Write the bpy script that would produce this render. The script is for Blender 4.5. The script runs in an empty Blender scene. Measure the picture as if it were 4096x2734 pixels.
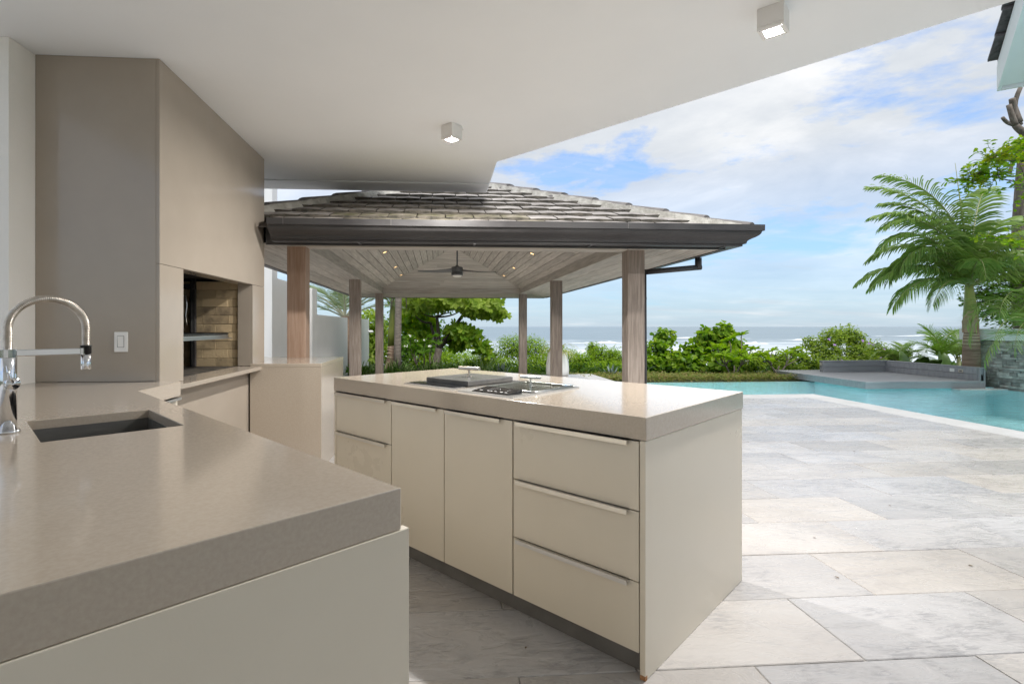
import bpy, bmesh, math, random
import numpy as np
from mathutils import Matrix, Vector
R = math.radians
random.seed(7); rng = np.random.default_rng(7)
scene = bpy.context.scene
COL = scene.collection

# ------------------------------------------------------------------ camera
# world axes follow the house (X along the pavilion front, Y out to sea); the camera stands at the origin
CAMZ = 1.236
cam_d = bpy.data.cameras.new('camera'); cam = bpy.data.objects.new('camera', cam_d); COL.objects.link(cam)
cam.location = (0, 0, CAMZ); cam.rotation_euler = (R(90), 0, R(-4.0))
cam_d.sensor_fit = 'HORIZONTAL'; cam_d.sensor_width = 36; cam_d.lens = 36 * 2087 / 4096
cam_d.shift_x = 148 / 4096; cam_d.shift_y = -61 / 4096
cam_d.clip_start = 0.05; cam_d.clip_end = 80000
scene.camera = cam

# ------------------------------------------------------------------ light
SUN_EL, SUN_AZ = 58.0, 166.0          # azimuth clockwise from +Y
sun_d = bpy.data.lights.new('sun', 'SUN'); sun = bpy.data.objects.new('sun', sun_d); COL.objects.link(sun)
sun_d.energy = 1.15; sun_d.angle = R(20); sun_d.color = (1.0, 0.985, 0.96)
sd = Vector((math.sin(R(SUN_AZ)) * math.cos(R(SUN_EL)), math.cos(R(SUN_AZ)) * math.cos(R(SUN_EL)), math.sin(R(SUN_EL))))
sun.rotation_euler = sd.to_track_quat('Z', 'Y').to_euler(); sun.location = sd * 60

world = bpy.data.worlds.new('World'); scene.world = world; world.use_nodes = True
def build_world():
    nt = world.node_tree; N = nt.nodes; L = nt.links; N.clear()
    def mth(op, a, b=None, clamp=False):
        n = N.new('ShaderNodeMath'); n.operation = op; n.use_clamp = clamp
        for i, v in enumerate((a, b)):
            if v is None: continue
            if isinstance(v, (int, float)): n.inputs[i].default_value = v
            else: L.new(v, n.inputs[i])
        return n.outputs[0]
    def ramp(fac, stops):
        n = N.new('ShaderNodeValToRGB'); L.new(fac, n.inputs[0]); e = n.color_ramp.elements
        for i, (p, c) in enumerate(stops):
            if i > 1: e.new(p)
            e[i].position = p; e[i].color = (*c, 1) if len(c) == 3 else c
        return n.outputs[0]
    def noise(vec, scale, detail, rough=.55, dist=0.0):
        n = N.new('ShaderNodeTexNoise'); n.inputs['Scale'].default_value = scale
        n.inputs['Detail'].default_value = detail; n.inputs['Roughness'].default_value = rough
        n.inputs['Distortion'].default_value = dist; L.new(vec, n.inputs['Vector']); return n.outputs['Fac']
    out = N.new('ShaderNodeOutputWorld'); bg = N.new('ShaderNodeBackground'); L.new(bg.outputs[0], out.inputs[0])
    bg.inputs['Strength'].default_value = 0.11
    sky = N.new('ShaderNodeTexSky'); sky.sky_type = 'NISHITA'; sky.sun_disc = False
    sky.sun_elevation = R(SUN_EL); sky.sun_rotation = R(SUN_AZ)
    sky.air_density = 1.0; sky.dust_density = 0.6; sky.ozone_density = 2.0
    tc = N.new('ShaderNodeTexCoord'); sep = N.new('ShaderNodeSeparateXYZ'); L.new(tc.outputs['Generated'], sep.inputs[0])
    z = mth('MAXIMUM', sep.outputs[2], 0.0)
    den = mth('ADD', z, 0.10)
    cmb = N.new('ShaderNodeCombineXYZ')
    L.new(mth('DIVIDE', sep.outputs[0], den), cmb.inputs[0]); L.new(mth('DIVIDE', sep.outputs[1], den), cmb.inputs[1])
    cmb.inputs[2].default_value = CLOUD_SEED
    P = cmb.outputs[0]
    mp = N.new('ShaderNodeMapping'); mp.inputs['Location'].default_value = (SKY_X, SKY_Y, 0); L.new(P, mp.inputs[0])
    big = noise(mp.outputs[0], 0.62, 12, .62, .25)
    mask = ramp(big, [(0.37, (0, 0, 0)), (0.46, (1, 1, 1))])
    # thin streaks, everywhere in the sky
    mp2 = N.new('ShaderNodeMapping'); mp2.inputs['Scale'].default_value = (0.35, 1.25, 1.0); L.new(P, mp2.inputs[0])
    mp2.inputs['Location'].default_value = (3.1, 1.7, 4.0)
    st = ramp(noise(mp2.outputs[0], 1.6, 9, .62, .3), [(0.38, (0, 0, 0)), (0.72, (.85, .85, .85))])
    # the cloud deck thins out far away over the sea
    far = ramp(z, [(0.03, (0.0, 0.0, 0.0)), (0.30, (1, 1, 1))])
    m1 = mth('MULTIPLY', mask, mth('ADD', mth('MULTIPLY', far, 0.78), 0.22))
    m = mth('MAXIMUM', m1, mth('MULTIPLY', st, 0.75))
    # cloud tone: bright tops, soft grey undersides
    mp3 = N.new('ShaderNodeMapping'); mp3.inputs['Location'].default_value = (0.35, 0.5, 2.0); L.new(P, mp3.inputs[0])
    tone = ramp(noise(mp3.outputs[0], 0.95, 10, .6, .3), [(0.30, CL_DARK), (0.50, CL_MID), (0.68, CL_LIGHT)])
    # horizon haze mixed into the clear sky
    hz = ramp(z, [(0.0, (1, 1, 1)), (0.34, (0, 0, 0))])
    mixh = N.new('ShaderNodeMix'); mixh.data_type = 'RGBA'; L.new(mth('MULTIPLY', hz, 0.85), mixh.inputs[0])
    tn = N.new('ShaderNodeMix'); tn.data_type = 'RGBA'; tn.blend_type = 'MULTIPLY'; tn.inputs[0].default_value = 1.0; L.new(sky.outputs[0], tn.inputs[6]); tn.inputs[7].default_value = (.38, .60, .80, 1)
    L.new(tn.outputs[2], mixh.inputs[6]); mixh.inputs[7].default_value = HORIZON
    mix = N.new('ShaderNodeMix'); mix.data_type = 'RGBA'; L.new(m, mix.inputs[0])
    L.new(mixh.outputs[2], mix.inputs[6]); L.new(tone, mix.inputs[7])
    L.new(mix.outputs[2], bg.inputs['Color'])
CLOUD_SEED = 9.9; SKY_X, SKY_Y = -1.638, -1.381
CL_DARK, CL_MID, CL_LIGHT = (1.9, 2.07, 2.29), (2.45, 2.56, 2.7), (3.2, 3.22, 3.25)
HORIZON = (1.62, 1.98, 2.34, 1)
build_world()

vs = scene.view_settings
vs.view_transform = 'Standard'; vs.look = 'None'; vs.gamma = 1.0; vs.use_curve_mapping = False
vs.exposure = 1.56
scene.cycles.max_bounces = 10; scene.cycles.diffuse_bounces = 6; scene.cycles.glossy_bounces = 4
scene.cycles.transparent_max_bounces = 12; scene.cycles.caustics_reflective = False; scene.cycles.caustics_refractive = False
scene.cycles.sample_clamp_indirect = 6.0
try:
    scene.cycles.use_denoising = True; scene.cycles.denoiser = 'OPENIMAGEDENOISE'
except Exception: pass

# ------------------------------------------------------------------ materials
MATS = {}
def new_mat(name):
    m = bpy.data.materials.new(name); m.use_nodes = True; MATS[name] = m
    nt = m.node_tree; b = nt.nodes['Principled BSDF']
    return m, nt, nt.nodes, nt.links, b
def _ramp(N, L, fac, stops):
    n = N.new('ShaderNodeValToRGB'); L.new(fac, n.inputs[0]); e = n.color_ramp.elements
    for i, (p, c) in enumerate(stops):
        if i > 1: e.new(p)
        e[i].position = p; e[i].color = (*c, 1)
    return n.outputs[0]
def _noise(N, L, vec, scale, detail=5, rough=.55, dist=0):
    n = N.new('ShaderNodeTexNoise'); n.inputs['Scale'].default_value = scale; n.inputs['Detail'].default_value = detail
    n.inputs['Roughness'].default_value = rough; n.inputs['Distortion'].default_value = dist
    L.new(vec, n.inputs['Vector']); return n.outputs['Fac']
def _vec(N, L, stretch=(1, 1, 1), rand=False, coords='Object'):
    tc = N.new('ShaderNodeTexCoord'); v = tc.outputs[coords]
    if rand:
        oi = N.new('ShaderNodeObjectInfo'); ad = N.new('ShaderNodeVectorMath'); ad.operation = 'ADD'
        sc = N.new('ShaderNodeVectorMath'); sc.operation = 'SCALE'; sc.inputs[0].default_value = (37.1, 53.7, 71.3)
        L.new(oi.outputs['Random'], sc.inputs['Scale']); L.new(v, ad.inputs[0]); L.new(sc.outputs[0], ad.inputs[1]); v = ad.outputs[0]
    mp = N.new('ShaderNodeMapping'); mp.inputs['Scale'].default_value = stretch; L.new(v, mp.inputs[0])
    return mp.outputs[0]
def pmat(name, c1, c2=None, scale=4, stretch=(1, 1, 1), rough=.5, rough2=None, bump=0, bscale=60, metal=0, detail=6,
         lo=.35, hi=.65, rand=False, spec=.5, tint=0, bstretch=None, coat=0):
    m, nt, N, L, b = new_mat(name)
    c2 = c2 or c1
    v = _vec(N, L, stretch, rand)
    f = _noise(N, L, v, scale, detail)
    col = _ramp(N, L, f, [(lo, c1), (hi, c2)])
    if tint:      # each piece a little lighter or darker than its neighbours
        oi = N.new('ShaderNodeObjectInfo'); hs = N.new('ShaderNodeHueSaturation'); mr = N.new('ShaderNodeMapRange')
        mr.inputs['To Min'].default_value = 1 - tint; mr.inputs['To Max'].default_value = 1 + tint
        L.new(oi.outputs['Random'], mr.inputs['Value']); L.new(mr.outputs[0], hs.inputs['Value']); L.new(col, hs.inputs['Color']); col = hs.outputs[0]
    L.new(col, b.inputs['Base Color'])
    b.inputs['Metallic'].default_value = metal; b.inputs['Specular IOR Level'].default_value = spec
    if rough2 is not None:
        rr = N.new('ShaderNodeMapRange'); L.new(f, rr.inputs['Value']); rr.inputs['From Min'].default_value = .3; rr.inputs['From Max'].default_value = .7
        rr.inputs['To Min'].default_value = rough; rr.inputs['To Max'].default_value = rough2; L.new(rr.outputs[0], b.inputs['Roughness'])
    else: b.inputs['Roughness'].default_value = rough
    if coat: b.inputs['Coat Weight'].default_value = coat; b.inputs['Coat Roughness'].default_value = .08
    if bump:
        bp = N.new('ShaderNodeBump'); bp.inputs['Strength'].default_value = bump; bp.inputs['Distance'].default_value = .01
        L.new(_noise(N, L, _vec(N, L, bstretch or stretch, rand), bscale, 4), bp.inputs['Height']); L.new(bp.outputs[0], b.inputs['Normal'])
    return m
def emat(name, col, strength):
    m, nt, N, L, b = new_mat(name)
    b.inputs['Base Color'].default_value = (*col, 1); b.inputs['Emission Color'].default_value = (*col, 1); b.inputs['Emission Strength'].default_value = strength
    return m
def leafmat(name, cols, rough=.5, trans=.5, spec=.22):
    m, nt, N, L, b = new_mat(name)
    g = N.new('ShaderNodeNewGeometry')
    col = _ramp(N, L, g.outputs['Random Per Island'], [(i / (len(cols) - 1), c) for i, c in enumerate(cols)])
    L.new(col, b.inputs['Base Color']); b.inputs['Roughness'].default_value = rough; b.inputs['Specular IOR Level'].default_value = spec
    t = N.new('ShaderNodeBsdfTranslucent'); hs = N.new('ShaderNodeHueSaturation'); hs.inputs['Value'].default_value = 1.5; hs.inputs['Saturation'].default_value = 1.1
    L.new(col, hs.inputs['Color']); L.new(hs.outputs[0], t.inputs['Color'])
    mx = N.new('ShaderNodeMixShader'); mx.inputs[0].default_value = trans
    L.new(b.outputs[0], mx.inputs[1]); L.new(t.outputs[0], mx.inputs[2]); L.new(mx.outputs[0], N['Material Output'].inputs[0])
    return m

pmat('ceiling_paint', (.815, .84, .862), (.845, .868, .888), scale=1.2, rough=.75, bump=.05, bscale=90)
pmat('wall_paint', (.84, .82, .77), (.87, .85, .81), scale=2, rough=.8, bump=.25, bscale=140)
pmat('white_paint', (.72, .72, .71), (.78, .78, .77), scale=.8, rough=.7, bump=.12, bscale=60)
pmat('quartz', (.43, .365, .295), (.47, .405, .33), scale=120, rough=.12, rough2=.2, detail=8, spec=.6, coat=.35)
pmat('stone_panel', (.36, .312, .258), (.378, .328, .272), scale=4, rough=.12, rough2=.2, detail=8)
pmat('cream_lacquer', (.66, .60, .495), (.69, .63, .525), scale=1.5, rough=.24, rough2=.40, bump=.02, bscale=300, coat=.12)
pmat('alu', (.62, .61, .59), (.70, .69, .67), scale=120, stretch=(1, .05, 1), rough=.3, metal=1)
pmat('steel', (.50, .49, .47), (.62, .61, .58), scale=90, stretch=(1, .06, 1), rough=.28, metal=1)
pmat('sink_steel', (.16, .155, .145), (.22, .215, .20), scale=40, stretch=(.1, 1, 1), rough=.45, metal=.7)
pmat('warm_steel', (.62, .55, .46), (.72, .65, .55), scale=120, rough=.3, metal=1)
pmat('chrome', (.72, .73, .75), (.80, .81, .83), scale=8, rough=.06, rough2=.14, metal=1)
pmat('hose_steel', (.42, .38, .33), (.58, .53, .47), scale=60, rough=.3, metal=1)
pmat('black_glass', (.012, .012, .013), (.02, .02, .021), scale=60, rough=.12)
pmat('black_matte', (.02, .02, .021), (.035, .035, .036), scale=30, rough=.5)
pmat('lid_grey', (.10, .10, .10), (.14, .138, .135), scale=15, rough=.22)
pmat('toe_grey', (.12, .115, .11), (.16, .155, .15), scale=8, rough=.45)
pmat('switch_white', (.78, .77, .74), (.82, .81, .78), scale=8, rough=.3)
pmat('gutter_metal', (.030, .028, .029), (.052, .050, .051), scale=7, stretch=(.4, 1, 1), rough=.38, rough2=.6, detail=8)
pmat('soot', (.006, .006, .006), (.03, .027, .024), scale=9, rough=.85)
pmat('firebrick', (.52, .40, .24), (.15, .115, .08), scale=5, rough=.9, lo=.52, hi=.76, rand=True, tint=.2, bump=.5, bscale=60)
pmat('ash', (.02, .018, .016), (.22, .18, .13), scale=14, stretch=(1, 3, 1), rough=.9, lo=.45, hi=.75)
pmat('roof_tile', (.30, .275, .26), (.45, .42, .40), scale=7, spec=.12, rough=.9, detail=9, rand=True, tint=.16, bump=.5, bscale=70)
pmat('roof_moss', (.13, .125, .06), (.34, .30, .25), scale=9, rough=.95, detail=10, rand=True, bump=.9, bscale=50)
pmat('roof_edge', (.045, .042, .034), (.13, .115, .095), scale=14, rough=.95, detail=9, rand=True, bump=.8, bscale=60)
pmat('hip_tile', (.17, .155, .148), (.25, .23, .222), scale=9, rough=.85, detail=8, rand=True, tint=.1, bump=.35, bscale=90)
pmat('mortar', (.36, .34, .30), (.58, .56, .51), scale=13, rough=.95, detail=9, bump=.9, bscale=45)
pmat('post_wood', (.215, .172, .142), (.36, .302, .257), scale=9, stretch=(6, 6, .35), rough=.7, detail=8, rand=True, tint=.12, bump=.25, bscale=60, bstretch=(5, 5, .3))
pmat('post_wood_red', (.30, .19, .13), (.40, .285, .215), scale=9, stretch=(6, 6, .35), rough=.6, detail=8, rand=True, bump=.2, bscale=60, bstretch=(5, 5, .3))
pmat('board_wood', (.33, .30, .262), (.53, .49, .435), scale=8, stretch=(5, .3, 5), rough=.75, detail=9, rand=True, tint=.13, bump=.2, bscale=50, lo=.3, hi=.7)
pmat('board_wood_x', (.33, .30, .262), (.53, .49, .435), scale=8, stretch=(.3, 5, 5), rough=.75, detail=9, rand=True, tint=.13, bump=.2, bscale=50, lo=.3, hi=.7)
pmat('joint_dark', (.05, .042, .035), (.07, .06, .05), scale=6, rough=.9)
pmat('grout', (.40, .38, .345), (.46, .44, .41), scale=12, rough=.9)
pmat('coping_stone', (.48, .475, .46), (.54, .53, .52), scale=3, rough=.6, rand=True, tint=.03, bump=.15, bscale=60)
pmat('pool_tile', (.54, .84, .875), (.58, .87, .90), scale=5, rough=.4)
pmat('pool_step', (.70, .90, .91), (.74, .93, .93), scale=5, rough=.4)
pmat('deck_board', (.26, .26, .275), (.33, .33, .34), scale=6, stretch=(.2, 3, 1), rough=.6, rand=True, tint=.06, bump=.15, bscale=80)
pmat('slate', (.25, .24, .215), (.50, .485, .45), scale=6, rough=.7, rand=True, tint=.35, bump=.5, bscale=40, detail=8)
pmat('soil', (.035, .04, .018), (.07, .075, .03), scale=1.5, rough=.95)
pmat('sand', (.30, .26, .20), (.36, .32, .25), scale=.4, rough=.95)
pmat('bark', (.12, .095, .075), (.22, .185, .155), scale=10, stretch=(2, 2, .5), rough=.9, bump=.6, bscale=30)
pmat('bark_dark', (.05, .038, .03), (.10, .08, .065), scale=10, stretch=(2, 2, .5), rough=.9, bump=.6, bscale=30)
pmat('palm_bark', (.165, .105, .072), (.30, .21, .15), scale=7, stretch=(.35, .35, 6), rough=.9, bump=.6, bscale=20, bstretch=(.5, .5, 5))
pmat('palm_bark_grey', (.17, .14, .115), (.30, .26, .22), scale=9, stretch=(.8, .8, 4), rough=.95, bump=.8, bscale=22, bstretch=(.8, .8, 4))
pmat('crownshaft', (.16, .20, .035), (.26, .28, .06), scale=3, stretch=(3, 3, .5), rough=.45)
pmat('sheath_brown', (.30, .17, .10), (.42, .28, .19), scale=4, stretch=(3, 3, .4), rough=.7)
pmat('planter_white', (.74, .74, .72), (.78, .78, .76), scale=3, rough=.35)
pmat('fan_grey', (.09, .092, .095), (.12, .122, .125), scale=20, rough=.4)
pmat('roof_shingle', (.06, .05, .052), (.13, .11, .115), scale=9, rough=.8, rand=True, bump=.5, bscale=50)
pmat('scar_cream', (.45, .36, .25), (.56, .46, .34), scale=9, rough=.8)
pmat('outlet_brass', (.45, .40, .33), (.52, .47, .40), scale=8, rough=.4)
emat('lamp_glow', (1.0, .96, .90), 14.0)
emat('spot_glow', (1.0, .62, .25), 1.6)
pmat('lamp_white', (.74, .73, .71), (.78, .77, .75), scale=6, rough=.4)
pmat('fan_glass', (.75, .72, .66), (.80, .77, .71), scale=8, rough=.3)
pmat('icon_white', (.7, .7, .7), (.75, .75, .75), scale=8, rough=.4)
pmat('icon_grey', (.42, .42, .42), (.46, .46, .46), scale=8, rough=.4)
pmat('rust', (.30, .13, .05), (.45, .25, .12), scale=40, rough=.9)

leafmat('leaf_lime', [(.25, .35, .045), (.34, .44, .07), (.17, .27, .035), (.40, .47, .10)])
leafmat('leaf_fine', [(.24, .38, .025), (.32, .46, .04), (.17, .30, .02), (.38, .50, .05)], trans=.4)
leafmat('leaf_mid', [(.10, .21, .025), (.16, .29, .035), (.07, .155, .02), (.21, .33, .045)])
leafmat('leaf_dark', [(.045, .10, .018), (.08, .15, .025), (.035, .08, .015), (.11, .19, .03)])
leafmat('leaf_grape', [(.16, .30, .025), (.25, .39, .04), (.11, .23, .02), (.35, .45, .05), (.20, .33, .03)], rough=.35)
leafmat('leaf_yellow', [(.30, .38, .035), (.46, .46, .05), (.2, .31, .03), (.55, .5, .06)])
leafmat('frond_green', [(.17, .27, .06), (.24, .35, .085), (.13, .23, .05), (.31, .40, .13)], rough=.38, trans=.25)
leafmat('frond_grey', [(.24, .31, .16), (.31, .38, .21), (.19, .27, .13), (.37, .43, .26)], rough=.5, trans=.25)
leafmat('frond_fresh', [(.17, .29, .05), (.22, .36, .06), (.13, .25, .04)], rough=.4, trans=.35)
pmat('rachis', (.20, .22, .08), (.28, .29, .12), scale=5, rough=.5)
pmat('rachis_pale', (.42, .42, .30), (.50, .48, .36), scale=5, rough=.5)
pmat('banana_leaf', (.075, .155, .022), (.125, .22, .035), scale=3, stretch=(1, 6, 1), rough=.4)
pmat('agave_leaf', (.20, .27, .24), (.28, .35, .31), scale=5, rough=.55)
leafmat('leaf_hedge', [(.20, .25, .06), (.28, .29, .09), (.13, .19, .04), (.36, .27, .13), (.22, .28, .06)])
leafmat('strap_leaf', [(.10, .19, .04), (.16, .26, .06), (.25, .32, .12), (.08, .16, .035)], rough=.4, trans=.25)
leafmat('spider_leaf', [(.30, .34, .09), (.42, .42, .14), (.52, .48, .2)], rough=.5, trans=.3)
leafmat('petal_white', [(.75, .74, .68), (.80, .79, .74)], trans=.3)
leafmat('petal_violet', [(.35, .22, .55), (.45, .28, .60)], trans=.3)
leafmat('dry_leaf', [(.10, .06, .03), (.20, .13, .06)], trans=.2)

def floor_material():
    m, nt, N, L, b = new_mat('floor_stone')
    v = _vec(N, L, (1, 1, 1), True)
    oi = N.new('ShaderNodeObjectInfo')
    def mp(sx, sy, rz=8):
        q = N.new('ShaderNodeMapping'); q.inputs['Scale'].default_value = (sx, sy, 1); q.inputs['Rotation'].default_value = (0, 0, R(rz)); L.new(v, q.inputs[0]); return q.outputs[0]
    def mix(fac, a, b_, mode='MIX'):
        n = N.new('ShaderNodeMix'); n.data_type = 'RGBA'; n.blend_type = mode
        for i_, q in ((0, fac), (6, a), (7, b_)):
            if isinstance(q, (float, int)): n.inputs[i_].default_value = q
            elif isinstance(q, tuple): n.inputs[i_].default_value = (*q, 1)
            else: L.new(q, n.inputs[i_])
        return n.outputs[2]
    def mt(op, a, b_):
        n = N.new('ShaderNodeMath'); n.operation = op; n.use_clamp = True
        for i_, q in enumerate((a, b_)):
            if isinstance(q, (float, int)): n.inputs[i_].default_value = q
            else: L.new(q, n.inputs[i_])
        return n.outputs[0]
    base = _ramp(N, L, _noise(N, L, mp(1, 1.6), 1.7, 6, .55, .6), [(.30, (.37, .315, .255)), (.50, (.47, .415, .35)), (.70, (.53, .48, .42))])
    # greyer slabs and beige slabs: every slab its own
    gr = N.new('ShaderNodeMath'); gr.operation = 'FRACT'; ml0 = N.new('ShaderNodeMath'); ml0.operation = 'MULTIPLY'; ml0.inputs[1].default_value = 7.31; L.new(oi.outputs['Random'], ml0.inputs[0]); L.new(ml0.outputs[0], gr.inputs[0])
    base = mix(mt('ADD', mt('MULTIPLY', gr.outputs[0], .45), .36), base, (.455, .458, .48))
    # grey weather stains in patches with a streaky grain inside them
    patch = _ramp(N, L, _noise(N, L, mp(1.0, 1.7, 20), 2.1, 8, .6, 1.0), [(.47, (0, 0, 0)), (.60, (1, 1, 1))])
    grain = _ramp(N, L, _noise(N, L, mp(2.0, 9.0), 7, 10, .75, .8), [(.42, (1, 1, 1)), (.56, (0, 0, 0))])
    stain = mt('MULTIPLY', mt('MULTIPLY', patch, grain), mt('ADD', gr.outputs[0], .25))
    base = mix(mt('MULTIPLY', stain, .8), base, (.27, .265, .275))
    speck = _ramp(N, L, _noise(N, L, mp(1, 1), 90, 3, .6), [(.66, (0, 0, 0)), (.74, (1, 1, 1))])
    base = mix(mt('MULTIPLY', speck, .35), base, (.30, .24, .17))
    hs = N.new('ShaderNodeHueSaturation'); mr = N.new('ShaderNodeMapRange'); mr.inputs['To Min'].default_value = .78; mr.inputs['To Max'].default_value = 1.04
    L.new(oi.outputs['Random'], mr.inputs['Value']); L.new(mr.outputs[0], hs.inputs['Value']); L.new(base, hs.inputs['Color'])
    L.new(hs.outputs[0], b.inputs['Base Color'])
    wav = _noise(N, L, mp(2.0, 5.0, 35), 2.6, 4, .5, 1.6)
    rr = N.new('ShaderNodeMapRange'); L.new(wav, rr.inputs['Value']); rr.inputs['From Min'].default_value = .3; rr.inputs['From Max'].default_value = .7; rr.inputs['To Min'].default_value = .20; rr.inputs['To Max'].default_value = .42; L.new(rr.outputs[0], b.inputs['Roughness'])
    bp = N.new('ShaderNodeBump'); bp.inputs['Strength'].default_value = .5; bp.inputs['Distance'].default_value = .012
    L.new(wav, bp.inputs['Height']); L.new(bp.outputs[0], b.inputs['Normal'])
floor_material()

def water_material():
    m, nt, N, L, b = new_mat('pool_water'); N.remove(b)
    tr = N.new('ShaderNodeBsdfTransparent'); tr.inputs[0].default_value = (.86, .975, .985, 1)
    gl = N.new('ShaderNodeBsdfGlossy'); gl.inputs['Roughness'].default_value = .04; gl.inputs['Color'].default_value = (1, 1, 1, 1)
    lw = N.new('ShaderNodeLayerWeight'); lw.inputs['Blend'].default_value = .5
    pw = N.new('ShaderNodeMath'); pw.operation = 'POWER'; pw.inputs[1].default_value = 5.0; L.new(lw.outputs['Facing'], pw.inputs[0])
    fr = N.new('ShaderNodeMath'); fr.operation = 'MULTIPLY_ADD'; fr.inputs[1].default_value = .95; fr.inputs[2].default_value = .022; L.new(pw.outputs[0], fr.inputs[0])
    v = _vec(N, L, (1, 2.0, 1))
    n1 = _noise(N, L, v, 2.6, 6, .62, .8)
    bp = N.new('ShaderNodeBump'); bp.inputs['Strength'].default_value = .42; bp.inputs['Distance'].default_value = .06; L.new(n1, bp.inputs['Height'])
    L.new(bp.outputs[0], gl.inputs['Normal']); L.new(bp.outputs[0], lw.inputs['Normal'])
    mx = N.new('ShaderNodeMixShader'); L.new(fr.outputs[0], mx.inputs[0]); L.new(tr.outputs[0], mx.inputs[1]); L.new(gl.outputs[0], mx.inputs[2])
    L.new(mx.outputs[0], N['Material Output'].inputs[0])
water_material()
def glass_material():
    m, nt, N, L, b = new_mat('clear_glass'); N.remove(b)
    tr = N.new('ShaderNodeBsdfTransparent'); tr.inputs[0].default_value = (.90, .92, .90, 1)
    gl = N.new('ShaderNodeBsdfGlossy'); gl.inputs['Roughness'].default_value = .04
    lw = N.new('ShaderNodeLayerWeight'); lw.inputs['Blend'].default_value = .5
    pw = N.new('ShaderNodeMath'); pw.operation = 'POWER'; pw.inputs[1].default_value = 5.0; L.new(lw.outputs['Facing'], pw.inputs[0])
    fr = N.new('ShaderNodeMath'); fr.operation = 'MULTIPLY_ADD'; fr.inputs[1].default_value = .95; fr.inputs[2].default_value = .045; L.new(pw.outputs[0], fr.inputs[0])
    mx = N.new('ShaderNodeMixShader'); L.new(fr.outputs[0], mx.inputs[0]); L.new(tr.outputs[0], mx.inputs[1]); L.new(gl.outputs[0], mx.inputs[2])
    L.new(mx.outputs[0], N['Material Output'].inputs[0])
glass_material()
def sea_material():
    m, nt, N, L, b = new_mat('sea_water')
    tc = N.new('ShaderNodeTexCoord'); sep = N.new('ShaderNodeSeparateXYZ'); L.new(tc.outputs['Object'], sep.inputs[0])
    v = _vec(N, L, (.012, .05, 1))
    patch = _noise(N, L, v, 1.0, 7, .6, .4)
    deep = _ramp(N, L, patch, [(.3, (.16, .21, .235)), (.7, (.24, .295, .32))])
    # broken foam near the shore only (distance measured on the water itself)
    nr = N.new('ShaderNodeMapRange'); L.new(sep.outputs[1], nr.inputs['Value']); nr.inputs['From Min'].default_value = 90; nr.inputs['From Max'].default_value = 380; nr.inputs['To Min'].default_value = .22; nr.inputs['To Max'].default_value = -.12
    fo = _noise(N, L, _vec(N, L, (.02, .10, 1)), 1.6, 12, .68, .6)
    ad = N.new('ShaderNodeMath'); ad.operation = 'ADD'; L.new(fo, ad.inputs[0]); L.new(nr.outputs[0], ad.inputs[1])
    fm = _ramp(N, L, ad.outputs[0], [(.50, (0, 0, 0)), (.66, (1, 1, 1))])
    mx = N.new('ShaderNodeMix'); mx.data_type = 'RGBA'; L.new(fm, mx.inputs[0]); L.new(deep, mx.inputs[6]); mx.inputs[7].default_value = (.68, .72, .75, 1)
    L.new(mx.outputs[2], b.inputs['Base Color'])
    b.inputs['Roughness'].default_value = .32; b.inputs['IOR'].default_value = 1.33
    bp = N.new('ShaderNodeBump'); bp.inputs['Strength'].default_value = .6; bp.inputs['Distance'].default_value = 1.2
    L.new(_noise(N, L, _vec(N, L, (.06, .22, 1)), 1.0, 6, .6, .5), bp.inputs['Height']); L.new(bp.outputs[0], b.inputs['Normal'])
sea_material()
pmat('foam', (.50, .54, .57), (.78, .80, .81), scale=.35, stretch=(.4, 1, 1), rough=.8, detail=10, bump=.6, bscale=2)
M = MATS

# ------------------------------------------------------------------ building helpers
WM = {}                                   # world matrix of every Empty or mesh
I4 = Matrix.Identity(4)
def frame(x, y, z=0, rz=0): return Matrix.Translation((x, y, z)) @ Matrix.Rotation(rz, 4, 'Z')
def tag(o, label=None, cat=None, group=None, kind=None):
    if label: o['label'] = label
    if cat: o['category'] = cat
    if group: o['group'] = group
    if kind: o['kind'] = kind
    return o
def thing(name, label, cat, x=0, y=0, z=0, rz=0, group=None):
    o = bpy.data.objects.new(name, None); COL.objects.link(o); o.empty_display_size = .1
    m = frame(x, y, z, rz); o.matrix_world = m; WM[o] = m
    return tag(o, label, cat, group)
def mesh(name, V, F, mat, parent=None, M_=None, smooth=False, mats=None, mi=None):
    """V in frame M_ (default world); the object sits in its parent's frame."""
    V = np.asarray(V, float).reshape(-1, 3)
    A = (WM[parent].inverted() if parent is not None else I4) @ (M_ if M_ is not None else I4)
    A = np.array(A); V = V @ A[:3, :3].T + A[:3, 3]
    me = bpy.data.meshes.new(name); me.from_pydata(V.tolist(), [], F if isinstance(F, list) else F.tolist())
    if mats:
        for q in mats: me.materials.append(MATS[q])
        if mi is not None: me.polygons.foreach_set('material_index', np.asarray(mi, dtype=np.int32))
    else: me.materials.append(MATS[mat])
    if smooth: me.polygons.foreach_set('use_smooth', [True] * len(me.polygons))
    me.update()
    o = bpy.data.objects.new(name, me); COL.objects.link(o)
    if parent is not None: o.parent = parent; WM[o] = WM[parent]
    else: WM[o] = I4
    return o
BF = [(0, 3, 2, 1), (4, 5, 6, 7), (0, 1, 5, 4), (1, 2, 6, 5), (2, 3, 7, 6), (3, 0, 4, 7)]
def bxv(x0, x1, y0, y1, z0, z1):
    return [(x0, y0, z0), (x1, y0, z0), (x1, y1, z0), (x0, y1, z0), (x0, y0, z1), (x1, y0, z1), (x1, y1, z1), (x0, y1, z1)]
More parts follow.
